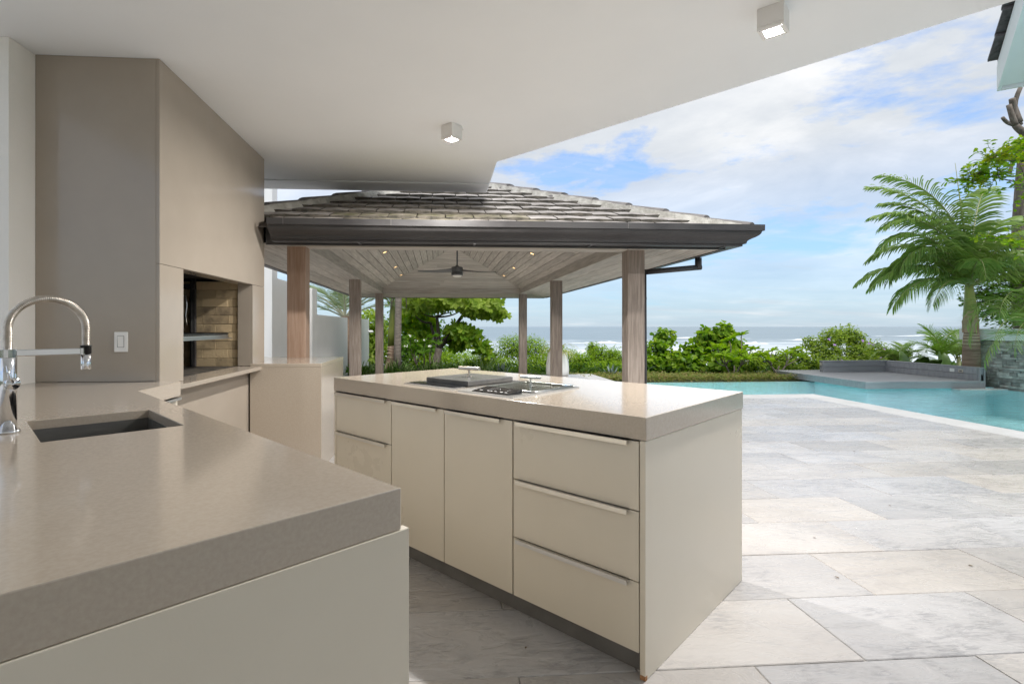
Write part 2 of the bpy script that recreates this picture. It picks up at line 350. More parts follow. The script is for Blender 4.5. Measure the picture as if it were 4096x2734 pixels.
def bev(V, F, w, seg=1):
    bm = bmesh.new(); vs_ = [bm.verts.new(v) for v in V]
    for f in F: bm.faces.new([vs_[i] for i in f])
    bmesh.ops.recalc_face_normals(bm, faces=bm.faces[:])
    bmesh.ops.bevel(bm, geom=bm.edges[:], offset=w, segments=seg, affect='EDGES', profile=.5)
    bm.verts.index_update(); V2 = [v.co[:] for v in bm.verts]; F2 = [[v.index for v in f.verts] for f in bm.faces]; bm.free()
    return V2, F2
def box(name, x0, x1, y0, y1, z0, z1, mat, parent=None, M_=None, w=0, seg=1):
    V, F = bxv(x0, x1, y0, y1, z0, z1), BF
    if w: V, F = bev(V, F, w, seg)
    return mesh(name, V, F, mat, parent, M_)
def prism_vf(poly, z0, z1):
    n = len(poly); V = [(x, y, z0) for x, y in poly] + [(x, y, z1) for x, y in poly]
    F = [list(range(n))[::-1], [n + i for i in range(n)]] + [[i, (i + 1) % n, n + (i + 1) % n, n + i] for i in range(n)]
    return V, F
def prism(name, poly, z0, z1, mat, parent=None, M_=None, w=0):
    V, F = prism_vf(poly, z0, z1)
    if w: V, F = bev(V, F, w)
    return mesh(name, V, F, mat, parent, M_)
def join(parts):
    V, F = [], []
    for v, f in parts:
        o = len(V); V += [tuple(p) for p in v]; F += [[i + o for i in q] for q in f]
    return V, F
def tube_vf(pts, rad, n=10, caps=True):
    P = [Vector(p) for p in pts]; m = len(P); rad = [rad] * m if isinstance(rad, (int, float)) else rad
    V, F = [], []; ref = Vector((0, 0, 1)); side = None
    for i, p in enumerate(P):
        t = (P[min(i + 1, m - 1)] - P[max(i - 1, 0)]).normalized()
        if side is None:
            side = t.cross(ref if abs(t.z) < .9 else Vector((1, 0, 0))).normalized()
        side = (side - t * side.dot(t)).normalized(); up = side.cross(t)
        for k in range(n):
            a = 2 * math.pi * k / n; V.append(tuple(p + (side * math.cos(a) + up * math.sin(a)) * rad[i]))
    for i in range(m - 1):
        for k in range(n): F.append([i * n + k, i * n + (k + 1) % n, (i + 1) * n + (k + 1) % n, (i + 1) * n + k])
    if caps: F.append(list(range(n))[::-1]); F.append([(m - 1) * n + k for k in range(n)])
    return V, F
def tube(name, pts, rad, mat, parent=None, M_=None, n=10, smooth=True):
    V, F = tube_vf(pts, rad, n); return mesh(name, V, F, mat, parent, M_, smooth)
def lathe_vf(prof, cx=0, cy=0, n=24):
    V, F = [], []; m = len(prof)
    for r, z in prof:
        for k in range(n): a = 2 * math.pi * k / n; V.append((cx + r * math.cos(a), cy + r * math.sin(a), z))
    for i in range(m - 1):
        for k in range(n): F.append([i * n + k, i * n + (k + 1) % n, (i + 1) * n + (k + 1) % n, (i + 1) * n + k])
    F.append(list(range(n))[::-1]); F.append([(m - 1) * n + k for k in range(n)])
    return V, F
def lathe(name, prof, cx, cy, mat, parent=None, M_=None, n=24, smooth=True):
    V, F = lathe_vf(prof, cx, cy, n); return mesh(name, V, F, mat, parent, M_, smooth)
# a spot seen along one sight line, at a chosen distance Yc straight ahead of the camera, turned into house axes
C4, S4 = math.cos(R(4)), math.sin(R(4))
def at(u, v, Yc):
    X = (u - 1900) / 2087 * Yc
    return Vector((X * C4 + Yc * S4, -X * S4 + Yc * C4, CAMZ + (1306 - v) / 2087 * Yc))

# ------------------------------------------------------------------ ground, terrace floor, pool basin
WATER = -0.12
def ground_h(x, y):
    if y < 12.30: h = -2.2
    elif y < 12.75: h = -2.2 + (y - 12.30) / .45 * 2.08
    elif y < 17: h = -.12 - (y - 12.75) * .03
    elif y < 75: h = -.25 - (y - 17) / 58 * 6.6
    else: h = -6.85 - (y - 75) * .05
    return h
xs = [-3000, -800, -200, -80, -40, -25, -18] + [-14 + i * 1.5 for i in range(24)] + [26, 40, 80, 200, 800, 3000]
ys = [-3000, -600, -100, -30, -5, 12.29, 12.31, 12.5, 12.75, 13.5, 14.5, 16, 17, 19, 22, 26, 32, 40, 52, 66, 75, 90, 120]
V = [(x, y, ground_h(x, y)) for y in ys for x in xs]; nx = len(xs)
F = [[j * nx + i, j * nx + i + 1, (j + 1) * nx + i + 1, (j + 1) * nx + i] for j in range(len(ys) - 1) for i in range(nx - 1)]
tag(mesh('ground', V, F, 'soil'), kind='structure')

# terrace: base slab in blocks round the pool, stone tiles laid on it
def slab(parts, z0, z1): return join([(bxv(a, b, c, d, z0, z1), BF) for a, b, c, d in parts])
V, F = slab([(-9, 6.87, -9, 9.13), (-9, 4.0, 9.131, 13.42)], -2.15, -.006)
terrace = tag(mesh('terrace_floor', V, F, 'grout'), kind='structure')
TW, TD, Y0 = .868, .4427, 1.831
tiles = []
def fx(row): return .715 if row % 2 == 0 else .281
for row in range(-14, 26):
    y0 = Y0 + row * TD; y1 = y0 + TD
    k0 = math.floor((-6 - fx(row)) / TW)
    for k in range(k0, 14):
        x0 = fx(row) + k * TW; x1 = x0 + TW
        lim = 6.43 if y0 < 8.65 else 3.55
        if y0 >= 8.65 and x1 > lim and y0 < 8.7: lim = 6.43
        if x0 > lim - .05: continue
        tiles.append((x0, min(x1, lim), y0, min(y1, 8.69) if (y0 < 8.69 < y1) else y1))
    # the last tile of a row is cut at the coping
def vis(t):
    cx, cy = (t[0] + t[1]) / 2, (t[2] + t[3]) / 2
    X = cx * C4 - cy * S4; Yc = cx * S4 + cy * C4
    if Yc < .9: return 0
    u = 1900 + 2087 * X / Yc; v = 1306 + 2087 * CAMZ / Yc
    if u < 1560 or u > 4300 or v > 2950: return 0
    if u < 2920 and cy > 2.9: return 0
    return 1 / Yc ** 2
tiles.sort(key=lambda t: -vis(t))
full = None; rest = []
for i, t in enumerate(tiles):
    g = .002
    if i < 296 and vis(t) > 0:
        w, d = t[1] - t[0] - 2 * g, t[3] - t[2] - 2 * g
        dz = random.uniform(-.0015, .0015)
        if full is not None and abs(w - (TW - 2 * g)) < 1e-4 and abs(d - (TD - 2 * g)) < 1e-4:
            o = bpy.data.objects.new('floor_tile', full); COL.objects.link(o); o.parent = terrace
        else:
            Vb, Fb = bev(bxv(-w / 2, w / 2, -d / 2, d / 2, -.02, 0), BF, .003)
            o = mesh('floor_tile', Vb, Fb, 'floor_stone', terrace)
            if abs(w - (TW - 2 * g)) < 1e-4 and abs(d - (TD - 2 * g)) < 1e-4: full = o.data
        o.location = ((t[0] + t[1]) / 2, (t[2] + t[3]) / 2, dz)
        o.rotation_euler = (random.uniform(-.001, .001), random.uniform(-.001, .001), 0)
    else: rest.append((bxv(t[0] + g, t[1] - g, t[2] + g, t[3] - g, -.021, random.uniform(-.001, .001)), BF))
V, F = join(rest); tag(mesh('floor_tile', V, F, 'floor_stone', terrace), kind='stuff')
# pool coping
def cope(x0, x1, y0, y1):
    Vb, Fb = bev(bxv(x0 + .0015, x1 - .0015, y0 + .0015, y1 - .0015, -.045, .0), BF, .006, 2); mesh('coping_stone', Vb, Fb, 'coping_stone', terrace)
y = 8.695
while y > -3: cope(6.432, 6.89, y - .87, y); y -= .87
for x0, x1 in [(4.0, 4.83), (4.83, 5.70), (5.70, 6.432), (6.432, 6.89)]: cope(x0, x1, 8.697, 9.15)
cope(3.57, 3.998, 8.697, 9.57)
for y0 in [9.57 + i * .77 for i in range(5)]: cope(3.57, 4.0, y0, y0 + .77)

# pool: basin lining, floor, submerged bench, water
PX1, PY1 = 12.31, 12.29
lin = [(bxv(3.99, PX1, 9.10, PY1 + .1, -1.5, -.72), BF), (bxv(6.86, PX1, -5, 9.10, -1.5, -.72), BF),
       (bxv(3.96, 4.005, 9.1, PY1, -1.4, -.05), BF), (bxv(4.0, 6.9, 9.115, 9.148, -1.4, -.046), BF), (bxv(6.86, 6.888, -5, 9.15, -1.4, -.046), BF),
       (bxv(12.235, 12.279, -5, 12.28, -1.4, -.135), BF), (bxv(3.96, 9.6, PY1, PY1 + .16, -1.4, WATER - .012), BF)]
V, F = join(lin); tag(mesh('pool_basin', V, F, 'pool_tile'), kind='structure')
V = [(4.004, 9.149, WATER), (6.889, 9.149, WATER), (6.889, -5, WATER), (PX1, -5, WATER), (PX1, PY1 + .16, WATER), (4.004, PY1 + .16, WATER)]
tag(mesh('pool_water', V, [[0, 1, 2, 3, 4, 5]], 'pool_water'), kind='structure')

# sea
xs = [-40000, -8000, -2000, -600, -200, 0, 200, 600, 2000, 8000, 40000]; ys = [70, 120, 200, 400, 900, 2500, 8000, 25000, 70000]
V = [(x, y, -6.4) for y in ys for x in xs]; nx = len(xs)
F = [[j * nx + i, j * nx + i + 1, (j + 1) * nx + i + 1, (j + 1) * nx + i] for j in range(len(ys) - 1) for i in range(nx - 1)]
tag(mesh('sea', V, F, 'sea_water'), kind='structure')
def breaker(u0, u1, v, h, wid, seed):
    rg = np.random.default_rng(seed)
    Yc = 2087 * (CAMZ + 6.4) / (v - 1306); a = at(u0, v, Yc); b = at(u1, v, Yc); n = 90
    ph = rg.uniform(0, 6.28, 8); V, F = [], []
    for i in range(n + 1):
        t = i / n; e = min(1, t / .42, (1 - t) / .42); e = math.sin(e * math.pi / 2)
        k = sum(math.sin(t * (5 + 7 * j) + ph[j]) / (1 + j) for j in range(8)) * .3
        hh = max(.02, .62 * h * e * max(.05, .75 + 1.3 * k)); ww = wid * (.5 + .5 * e) * (1 + .25 * k); c = a.lerp(b, t); yo = wid * .8 * k
        for q, (dy, dz) in enumerate([(-1.3, -.05), (-.75, .22), (-.35, .62), (-.1, 1), (.25, .8), (.8, .3), (1.5, -.05)]):
            V.append((c.x, c.y + yo + dy * ww + rg.uniform(-.1, .1) * ww, -6.38 + dz * hh * (1 + rg.uniform(-.12, .12)) if dz > 0 else -6.46))
    for i in range(n):
        for q in range(6): F.append([i * 7 + q, (i + 1) * 7 + q, (i + 1) * 7 + q + 1, i * 7 + q + 1])
    tag(mesh('breaking_wave', V, F, 'foam', smooth=True), kind='structure')
for i, (u0, u1, v, h, w) in enumerate([(3480, 3860, 1344, 1.5, 3.0), (2270, 2500, 1371, 1.25, 3.0), (2960, 3075, 1374, 1.9, 2.2), (3000, 3180, 1410, .9, 5.0),
                                       (2620, 3000, 1352, .9, 3.0), (3120, 3420, 1360, 1.2, 3.0), (2600, 2760, 1394, .8, 3.5), (2760, 3000, 1421, .6, 4.0), (3500, 3760, 1404, .7, 4.5), (3080, 3400, 1438, .5, 4.0), (2250, 2420, 1405, .55, 3.0), (1880, 2080, 1366, .35, 2.5)]):
    breaker(u0, u1, v, h, w, i)

# ------------------------------------------------------------------ house shell: ceiling, wall, column
ed = Vector((.646, -.763))
def on_edge(s): return (.55 + ed.x * s, 4.876 + ed.y * s)
poly = [(.557, 5.96), (.55, 4.876), on_edge(3.30), on_edge(5.6), (3.9, -3.6), (-2.75, -3.6), (-2.75, 5.96)]
V, F = prism_vf(poly, 2.78, 3.12)
V, F = bev(V, F, .012, 2)
ceiling = tag(mesh('ceiling', V, F, 'ceiling_paint'), kind='structure')
# drip strip along the seaward eave
box('drip_band', -2.3, .545, 5.60, 5.955, 2.768, 2.779, 'ceiling_paint', ceiling, w=.005)
tag(mesh('light_block_wall', bxv(-2.75, 4.15, -2.6, -2.35, 0, 2.778), BF, 'wall_paint'), kind='structure')  # unseen wall added behind the camera to hold back sky light from the rear
wall = tag(mesh('wall_left', bxv(-5.2, -2.284, 2.946, 3.30, 0, 2.778), BF, 'wall_paint'), kind='structure')
t = thing('column', 'square white column carrying the outer edge of the ceiling', 'column', 3.2, 1.75, 0, R(41.7))
cx, cy = on_edge(3.42)
t.location = (cx + .12, cy - .14, 0); WM[t] = frame(cx + .12, cy - .14, 0, R(41.7))
box('shaft', -.10, .16, -.16, .16, 0, 2.779, 'white_paint', t, M_=WM[t], w=.004)
box('skirting', -.108, .168, -.168, .168, 0, .07, 'white_paint', t, M_=WM[t], w=.004)

def ceiling_lamp(x, y, label, plate):
    t = thing('ceiling_lamp', label, 'lamp', x, y, 2.78, R(44), 'cube lamps under the ceiling')
    m = WM[t]; s = .058
    box('housing', -s, s, -s, s, -.092, 0, 'lamp_white', t, m, w=.002)
    V, F = join([(bxv(-s, s, -s, -s + .021, -.107, -.0935), BF), (bxv(-s, s, s - .021, s, -.107, -.0935), BF),
                 (bxv(-s, -s + .021, -s + .021, s - .021, -.107, -.0935), BF), (bxv(s - .021, s, -s + .021, s - .021, -.107, -.0935), BF)])
    bz = mesh('bezel', V, F, 'lamp_white', t, m)
    for sx in (-1, 1):
        for sy in (-1, 1): lathe('screw', [(.0028, -.1082), (.0028, -.1065)], sx * (s - .010), sy * (s - .010), 'toe_grey', bz, m, 8)
    box('diffuser', -.0368, .0368, -.0368, .0368, -.1035, -.0945, 'lamp_glow', t, m)
    if plate: box('mounting_plate', s - .03, s + .055, -.02, .062, -.006, .002, 'lamp_white', t, m)
    ld = bpy.data.lights.new('lamp_light', 'AREA'); ld.shape = 'SQUARE'; ld.size = .055; ld.energy = LAMP_W; ld.color = (1.0, .965, .92); ld.spread = R(176)
    lo = bpy.data.objects.new('lamp_light', ld); COL.objects.link(lo); lo.parent = t; lo.location = (0, 0, -.1045)
LAMP_W = 31.0
ceiling_lamp(.102, 4.02, 'white cube ceiling lamp, lit, with its mounting plate showing, near the pavilion roof', True)
ceiling_lamp(1.63, 2.44, 'white cube ceiling lamp, lit, with four screws in its bezel, out towards the pool', False)

# ------------------------------------------------------------------ kitchen island
KI = R(41.7)
isl = thing('kitchen_island', 'cream kitchen island with thick taupe stone top and drawers', 'kitchen island', .718, 1.772, 0, KI)
m = WM[isl]; IW, IL = 1.02, 2.06
box('countertop', 0, IW, -.004, IL, .838, .92, 'quartz', isl, m, w=.0025, seg=2)
box('side_panel', .002, IW - .002, 0, .021, 0, .836, 'cream_lacquer', isl, m, w=.0015)
box('side_panel', .002, IW - .002, IL - .024, IL - .003, 0, .836, 'cream_lacquer', isl, m, w=.0015)
box('carcass', .024, IW - .004, .0225, IL - .0255, .08, .8365, 'toe_grey', isl, m)
box('toe_kick', .045, .063, .0225, IL - .0255, 0, .082, 'toe_grey', isl, m)
chip = box('chipped_corner', .0012, .016, -.0006, .0195, 0, .016, 'rust', isl, m); chip['label'] = 'bare rusty chip at the foot of the side panel'
def front(name, y0, y1, z0, z1, hy0, hy1, top_handle=True, tilt=0):
    g = .002
    Vb, Fb = bev(bxv(0, .0225, y0 + g, y1 - g, z0 + g, z1 - g), BF, .0012)
    o = mesh(name, Vb, Fb, 'cream_lacquer', isl, m @ Matrix.Translation((.0012, 0, 0)))
    # L-shaped aluminium edge pull
    V, F = join([(bxv(-.017, .0235, hy0, hy1, z1 - g + .0002, z1 - g + .0024), BF), (bxv(-.0185, -.0155, hy0, hy1, z1 - g - .014, z1 - g + .0026), BF)])
    mesh('handle', V, F, 'alu', o, m)
    return o
ZT = .833
front('drawer_front', .0225, .601, .586, ZT, .061, .575)
front('drawer_front', .0225, .601, .336, .586, .061, .575)
front('drawer_front', .0225, .601, .086, .336, .061, .575)
front('cupboard_door', .604, 1.039, .086, ZT, .665, 1.018)
front('cupboard_door', 1.0405, 1.464, .086, ZT, 1.085, 1.44)
front('drawer_front', 1.467, 2.033, .591, ZT, 1.505, 2.028)
front('drawer_front', 1.467, 2.033, .339, .591, 1.505, 2.028)
front('drawer_front', 1.467, 2.033, .086, .339, 1.505, 2.028)

# ---- cooking appliances let into the island top
Zc = .9202
t = thing('barbecue_grill', 'black built-in grill under a dark grey lid with bar handle, on the island', 'grill', *(m @ Vector((.34, 1.25, .92))), KI)
fx0, fx1, fy0, fy1 = .075, .615, 1.055, 1.452
V, F = join([(bxv(fx0, fx1, fy0, fy0 + .012, .9, Zc + .005), BF), (bxv(fx0, fx1, fy1 - .012, fy1, .9, Zc + .005), BF),
             (bxv(fx0, fx0 + .012, fy0 + .012, fy1 - .012, .9, Zc + .005), BF), (bxv(fx1 - .012, fx1, fy0 + .012, fy1 - .012, .9, Zc + .005), BF)])
mesh('frame', V, F, 'steel', t, m)
box('cook_plate', fx0 + .0125, fx1 - .0125, fy0 + .0125, fy1 - .0125, .9, Zc + .006, 'black_matte', t, m)
box('front_rim', fx0 + .025, fx0 + .105, fy0 + .02, fy1 - .02, Zc + .006, Zc + .010, 'black_glass', t, m, w=.001)
V, F = bev(bxv(.185, .545, 1.06, 1.39, Zc + .007, Zc + .034), BF, .004, 2)
lid = mesh('lid', V, F, 'lid_grey', t, m)
def bar_handle(parent, cx, cy, zb, half, rad, hh, ang, mt='warm_steel'):
    mm = m @ Matrix.Translation((cx, cy, 0)) @ Matrix.Rotation(ang, 4, 'Z')
    V, F = join([tube_vf([(-half, 0, zb + hh), (half, 0, zb + hh)], rad, 14), tube_vf([(0, 0, zb - .001), (0, 0, zb + .005)], rad * 1.35, 12), tube_vf([(0, 0, zb + .004), (0, 0, zb + hh)], rad * .68, 10)])
    return mesh('handle', V, F, mt, parent, mm)
bar_handle(lid, .36, 1.225, Zc + .034, .068, .0105, .048, R(-90 + 12))
t = thing('deep_fryer', 'steel built-in fryer with black control panel and clear lid, on the island', 'fryer', *(m @ Vector((.32, .82, .92))), KI)
fx0, fx1, fy0, fy1 = .055, .585, .648, 1.0
V, F = join([(bxv(fx0, fx1, fy0, fy0 + .014, .9, Zc + .006), BF), (bxv(fx0, fx1, fy1 - .014, fy1, .9, Zc + .006), BF),
             (bxv(fx0, fx0 + .014, fy0 + .014, fy1 - .014, .9, Zc + .006), BF), (bxv(fx1 - .014, fx1, fy0 + .014, fy1 - .014, .9, Zc + .006), BF)])
mesh('frame', V, F, 'steel', t, m)
box('steel_top', fx0 + .0145, fx1 - .0145, fy0 + .0145, fy1 - .0145, .9, Zc + .004, 'steel', t, m)
rr = []
for cx_, cy_, a0 in [(.545, .69, -90), (.545, .955, 0), (.25, .955, 90), (.25, .69, 180)]:
    for k in range(7): a = R(a0 + k * 15); rr.append((cx_ + .028 * math.cos(a), cy_ + .028 * math.sin(a)))
V, F = prism_vf(rr, Zc + .0042, Zc + .0165)
lid = mesh('glass_lid', V, F, 'clear_glass', t, m)
V, F = tube_vf([(x, y, Zc + .0085) for x, y in rr + rr[:1]], .006, 8); mesh('lid_rim', V, F, 'steel', lid, m, True)
bar_handle(lid, .40, .82, Zc + .0165, .058, .008, .040, R(-90 + 8), 'steel')
V, F = bev([(.075, .70, Zc + .005), (.185, .70, Zc + .005), (.185, .925, Zc + .005), (.075, .925, Zc + .005), (.075, .70, Zc + .009), (.185, .70, Zc + .022), (.185, .925, Zc + .022), (.075, .925, Zc + .009)], BF, .0015)
pan = mesh('control_panel', V, F, 'black_glass', t, m)
def pz(x): return Zc + .009 + (x - .075) / .11 * .013 + .0009
def icon(pts, mat='icon_white'): mesh('control_mark', pts, [[0, 1, 2, 3]], mat, pan, m)
for yq, ln in [(.895, .020), (.845, .014), (.825, .013), (.800, .016), (.765, .018), (.735, .014)]:
    icon([(.098, yq, pz(.098)), (.104, yq, pz(.104)), (.104, yq - ln, pz(.104)), (.098, yq - ln, pz(.098))])
ring = []
for k in range(13):
    a = R(180 * k / 12 - 20); c_, s_ = math.cos(a), math.sin(a)
    ring += [(.128 + .026 * s_, .82 + .026 * c_, pz(.128 + .026 * s_)), (.128 + .0285 * s_, .82 + .0285 * c_, pz(.128 + .0285 * s_))]
mesh('control_mark', ring, [[2 * k, 2 * k + 1, 2 * k + 3, 2 * k + 2] for k in range(12)], 'icon_grey', pan, m)
for k in range(2): icon([(.128 + .014 * k, .745, pz(.128 + .014 * k)), (.131 + .014 * k, .745, pz(.131 + .014 * k)), (.131 + .014 * k, .735, pz(.131 + .014 * k)), (.128 + .014 * k, .735, pz(.128 + .014 * k))], 'icon_grey')

# ------------------------------------------------------------------ kitchen counter with sink
KC = R(40.4); cxv = Vector((math.cos(KC), math.sin(KC))); cyv = Vector((-math.sin(KC), math.cos(KC)))
A = Vector((-.073, 1.033))
def kc(p, q): w = A + cxv * p + cyv * q; return (w.x, w.y)
ctr = thing('kitchen_counter', 'cream kitchen counter with thick taupe stone top and a sink', 'counter', A.x, A.y, 0, KC)
B0 = kc(-.66, 0); tt = (2.946 - B0[1]) / cyv.y; bx_ = B0[0] + cyv.x * tt
outer = [tuple(A), kc(0, 2.16), (-1.485, 3.124), (-2.2835, 3.124), (-2.2835, 2.945), (bx_, 2.945), B0]
hole = [kc(-.109, 1.017), kc(-.109, 1.466), kc(-.463, 1.466), kc(-.463, 1.017)]
# top with a rectangular cut-out, split in four pieces round the hole but one mesh
bm = bmesh.new()
def ring_edges(pts, z): vs_ = [bm.verts.new((*p, z)) for p in pts]; return vs_, [bm.edges.new((vs_[i], vs_[(i + 1) % len(vs_)])) for i in range(len(vs_))]
allr = {}
for z in (.838, .92):
    vo, eo = ring_edges(outer, z); vh, eh = ring_edges(hole, z); allr[z] = (vo, vh)
    bmesh.ops.triangle_fill(bm, edges=eo + eh, use_beauty=True)
for k in (0, 1):
    a, b = allr[.838][k], allr[.92][k]; n = len(a)
    for i in range(n): bm.faces.new([a[i], a[(i + 1) % n], b[(i + 1) % n], b[i]])
bmesh.ops.recalc_face_normals(bm, faces=bm.faces[:])
sharp = [e for e in bm.edges if len(e.link_faces) == 2 and e.calc_face_angle(0) > .5]
bmesh.ops.bevel(bm, geom=sharp, offset=.0025, segments=2, affect='EDGES', profile=.5)
bm.verts.index_update(); V = [v.co[:] for v in bm.verts]; F = [[v.index for v in f.verts] for f in bm.faces]; bm.free()
mesh('countertop', V, F, 'quartz', ctr)
mk = WM[ctr]
box('end_panel', -1.2, .018, -.0025, .019, 0, .8375, 'cream_lacquer', ctr, mk, w=.0015)
box('cabinet', -.64, -.02, .0195, 2.0, .08, .690, 'cream_lacquer', ctr, mk)
box('cabinet_rail', -.052, -.02, .0195, 2.0, .691, .8375, 'cream_lacquer', ctr, mk)
box('cabinet_rail', -.64, -.605, .0195, 2.0, .691, .8375, 'cream_lacquer', ctr, mk)
box('toe_kick', -.60, -.07, .0195, 1.9, 0, .08, 'toe_grey', ctr, mk)
V, F = prism_vf([kc(-.64, 2.0), kc(-.03, 2.0), kc(-.03, 2.13), (-1.52, 2.72), (-1.52, 3.12), (-2.28, 3.12), (-2.28, 2.95)], 0, .8375); mesh('cabinet', V, F, 'toe_grey', ctr)
o = box('drawer_front', -1.519, -1.50, 2.735, 3.118, .10, .828, 'cream_lacquer', ctr, w=.0015)
V, F = join([(bxv(-1.52, -1.474, 2.75, 3.112, .829, .8315), BF), (bxv(-1.477, -1.474, 2.75, 3.112, .818, .829), BF)]); mesh('handle', V, F, 'alu', o)
# undermount basin
sx0, sx1, sy0, sy1, zb, zt = -.4600, -.1120, 1.0200, 1.4630, .70, .889
V, F = join([(bxv(sx0, sx1, sy0, sy1, zb - .004, zb), BF), (bxv(sx0 - .0022, sx0, sy0, sy1, zb, zt), BF), (bxv(sx1, sx1 + .0022, sy0, sy1, zb, zt), BF),
             (bxv(sx0, sx1, sy0 - .0022, sy0, zb, zt), BF), (bxv(sx0, sx1, sy1, sy1 + .0022, zb, zt), BF)])
sk = mesh('sink_basin', V, F, 'sink_steel', ctr, mk)
lathe('drain', [(.045, zb), (.045, zb + .003), (.03, zb + .001), (.02, zb + .002)], -.30, 1.25, 'chrome', sk, mk)

# ---- tap
tp = kc(-.521, 1.253)
t = thing('kitchen_tap', 'chrome kitchen tap with coiled steel hose arching to its spray nozzle', 'tap', tp[0], tp[1], .92, KC)
mt = WM[t] @ Matrix.Translation((0, 0, -.92))
lathe('base_ring', [(.0295, .9205), (.0295, .926), (.027, .9275)], 0, 0, 'chrome', t, mt)
lathe('body', [(.0215, .927), (.0215, 1.1435), (.0205, 1.1445)], 0, 0, 'chrome', t, mt, 32)
AL = .192
V, F = join([lathe_vf([(.0225, 1.1448), (.0225, 1.168), (.021, 1.1692)], 0, 0, 28), bev(bxv(.018, AL - .012, -.011, .011, 1.1465, 1.1675), BF, .003, 2), lathe_vf([(.0135, 1.1465), (.0135, 1.1675)], AL - .012, 0, 24)])
mesh('swivel_arm', V, F, 'chrome', t, mt)
pts = []
r = (AL - 0.003) / 2; zc = 1.228
for k in range(8): pts.append((0, 0, 1.165 + (zc - 1.165) * k / 8))
for k in range(41): a = math.pi * (1 - k / 40); pts.append((r + r * math.cos(a), 0, zc + r * math.sin(a)))
for k in range(1, 9): pts.append((2 * r, 0, zc - (zc - 1.176) * k / 8))
# fine coil rings: radius alternates along a densely resampled path
P = [Vector(p) for p in pts]; dens = []; 
for a, b in zip(P[:-1], P[1:]):
    n = max(1, int((b - a).length / .0011)); dens += [a.lerp(b, i / n) for i in range(n)]
dens.append(P[-1]); rad = [.0118 if (i // 2) % 2 else .0107 for i in range(len(dens))]
tube('hose', dens, rad, 'hose_steel', t, mt, n=14, smooth=True)
lathe('hose_collar', [(.0150, 1.1500), (.0150, 1.172), (.0165, 1.1725), (.0165, 1.1755)], AL - .003, 0, 'black_matte', t, mt)
lathe('spray_nozzle', [(.0125, 1.098), (.0138, 1.100), (.0138, 1.1498)], AL - .003, 0, 'chrome', t, mt, 28)
ang = R(-70)
hd = Vector((math.cos(ang), math.sin(ang), 0))
p0 = hd * .018 + Vector((0, 0, 1.068)); p1 = hd * .034 + Vector((0, 0, 1.068))
lv = mesh('lever', *tube_vf([p0, p1], .0175, 22), 'chrome', t, mt, True)
q0 = hd * .030 + Vector((0, 0, 1.070)); q1 = hd * .033 + Vector((-.008, 0, 1.085)); q2 = hd * .040 + Vector((-.016, -.004, 1.122))
tube('lever_stick', [q0, q1, q2], [.006, .0048, .004], 'chrome', lv, mt, n=10)

# ------------------------------------------------------------------ barbecue fireplace
fp = thing('barbecue_fireplace', 'tall taupe stone barbecue chimney with open brick-lined firebox', 'fireplace', -1.95, 4.0, 0)
FX, FB = -1.604, 4.94
box('front_slab', -2.284, FX - .0205, 3.128, 3.15, .9205, 2.779, 'stone_panel', fp, w=.002)
box('pier', FX - .02, FX, 3.128, 3.41, .897, 1.5985, 'stone_panel', fp, w=.0015)
box('pier', FX - .02, FX, 4.64, FB, .897, 1.5985, 'stone_panel', fp, w=.0015)
box('hood_panel', FX - .02, FX, 3.128, FB, 1.6005, 2.779, 'stone_panel', fp, w=.0015)
box('end_slab', -2.6, FX - .021, FB - .02, FB - .001, 0, 2.779, 'stone_panel', fp)
box('reveal', -1.730, FX - .0205, 4.6395, 4.659, .90, 1.599, 'stone_panel', fp, w=.001)
box('reveal', -1.730, FX - .0205, 3.391, 3.4105, .90, 1.599, 'stone_panel', fp, w=.001)
box('lintel_soffit', -1.730, FX - .0205, 3.411, 4.639, 1.599, 1.62, 'stone_panel', fp, w=.001)
box('lower_panel', FX - .032, FX - .014, 3.132, 4.60, 0, .866, 'stone_panel', fp, w=.001)
box('lower_panel', FX - .036, FX - .022, 4.601, FB, 0, .866, 'stone_panel', fp)
V, F = prism_vf([(FX - .13, 3.132), (-1.5245, 3.132), (-1.508, 3.30), (-1.508, 4.82), (-1.515, 4.83), (FX - .13, 4.83)], .866, .896)
V, F = bev(V, F, .004, 2); mesh('shelf', V, F, 'stone_panel', fp)
# firebox shell
box('firebox_back', -2.30, -2.275, 3.30, 4.75, .86, 1.75, 'soot', fp)
box('firebox_top', -2.275, -1.731, 3.30, 4.75, 1.65, 1.70, 'soot', fp)
box('firebox_side', -2.275, -1.731, 3.30, 3.335, .86, 1.65, 'soot', fp)
box('firebox_side', -2.275, -1.7305, 4.70, 4.75, .86, 1.65, 'soot', fp)
box('ash_bed', -2.275, FX - .131, 3.335, 4.70, .86, .893, 'ash', fp)
# brick lining of the far side
BH = .0712
for rr_ in range(10):
    z0 = .8935 + rr_ * (BH + .0022); x = -1.732; off = .085 if rr_ % 2 else .19; first = True
    while x > -2.27:
        ln = off if first else .215; first = False; x1 = max(x - ln, -2.273)
        if x - x1 < .02: break
        d = random.uniform(0, .004)
        box('firebrick', x1 + .001, x - .001, 4.655 + d, 4.6995, z0, z0 + BH, 'firebrick', fp, w=.002)
        x = x1
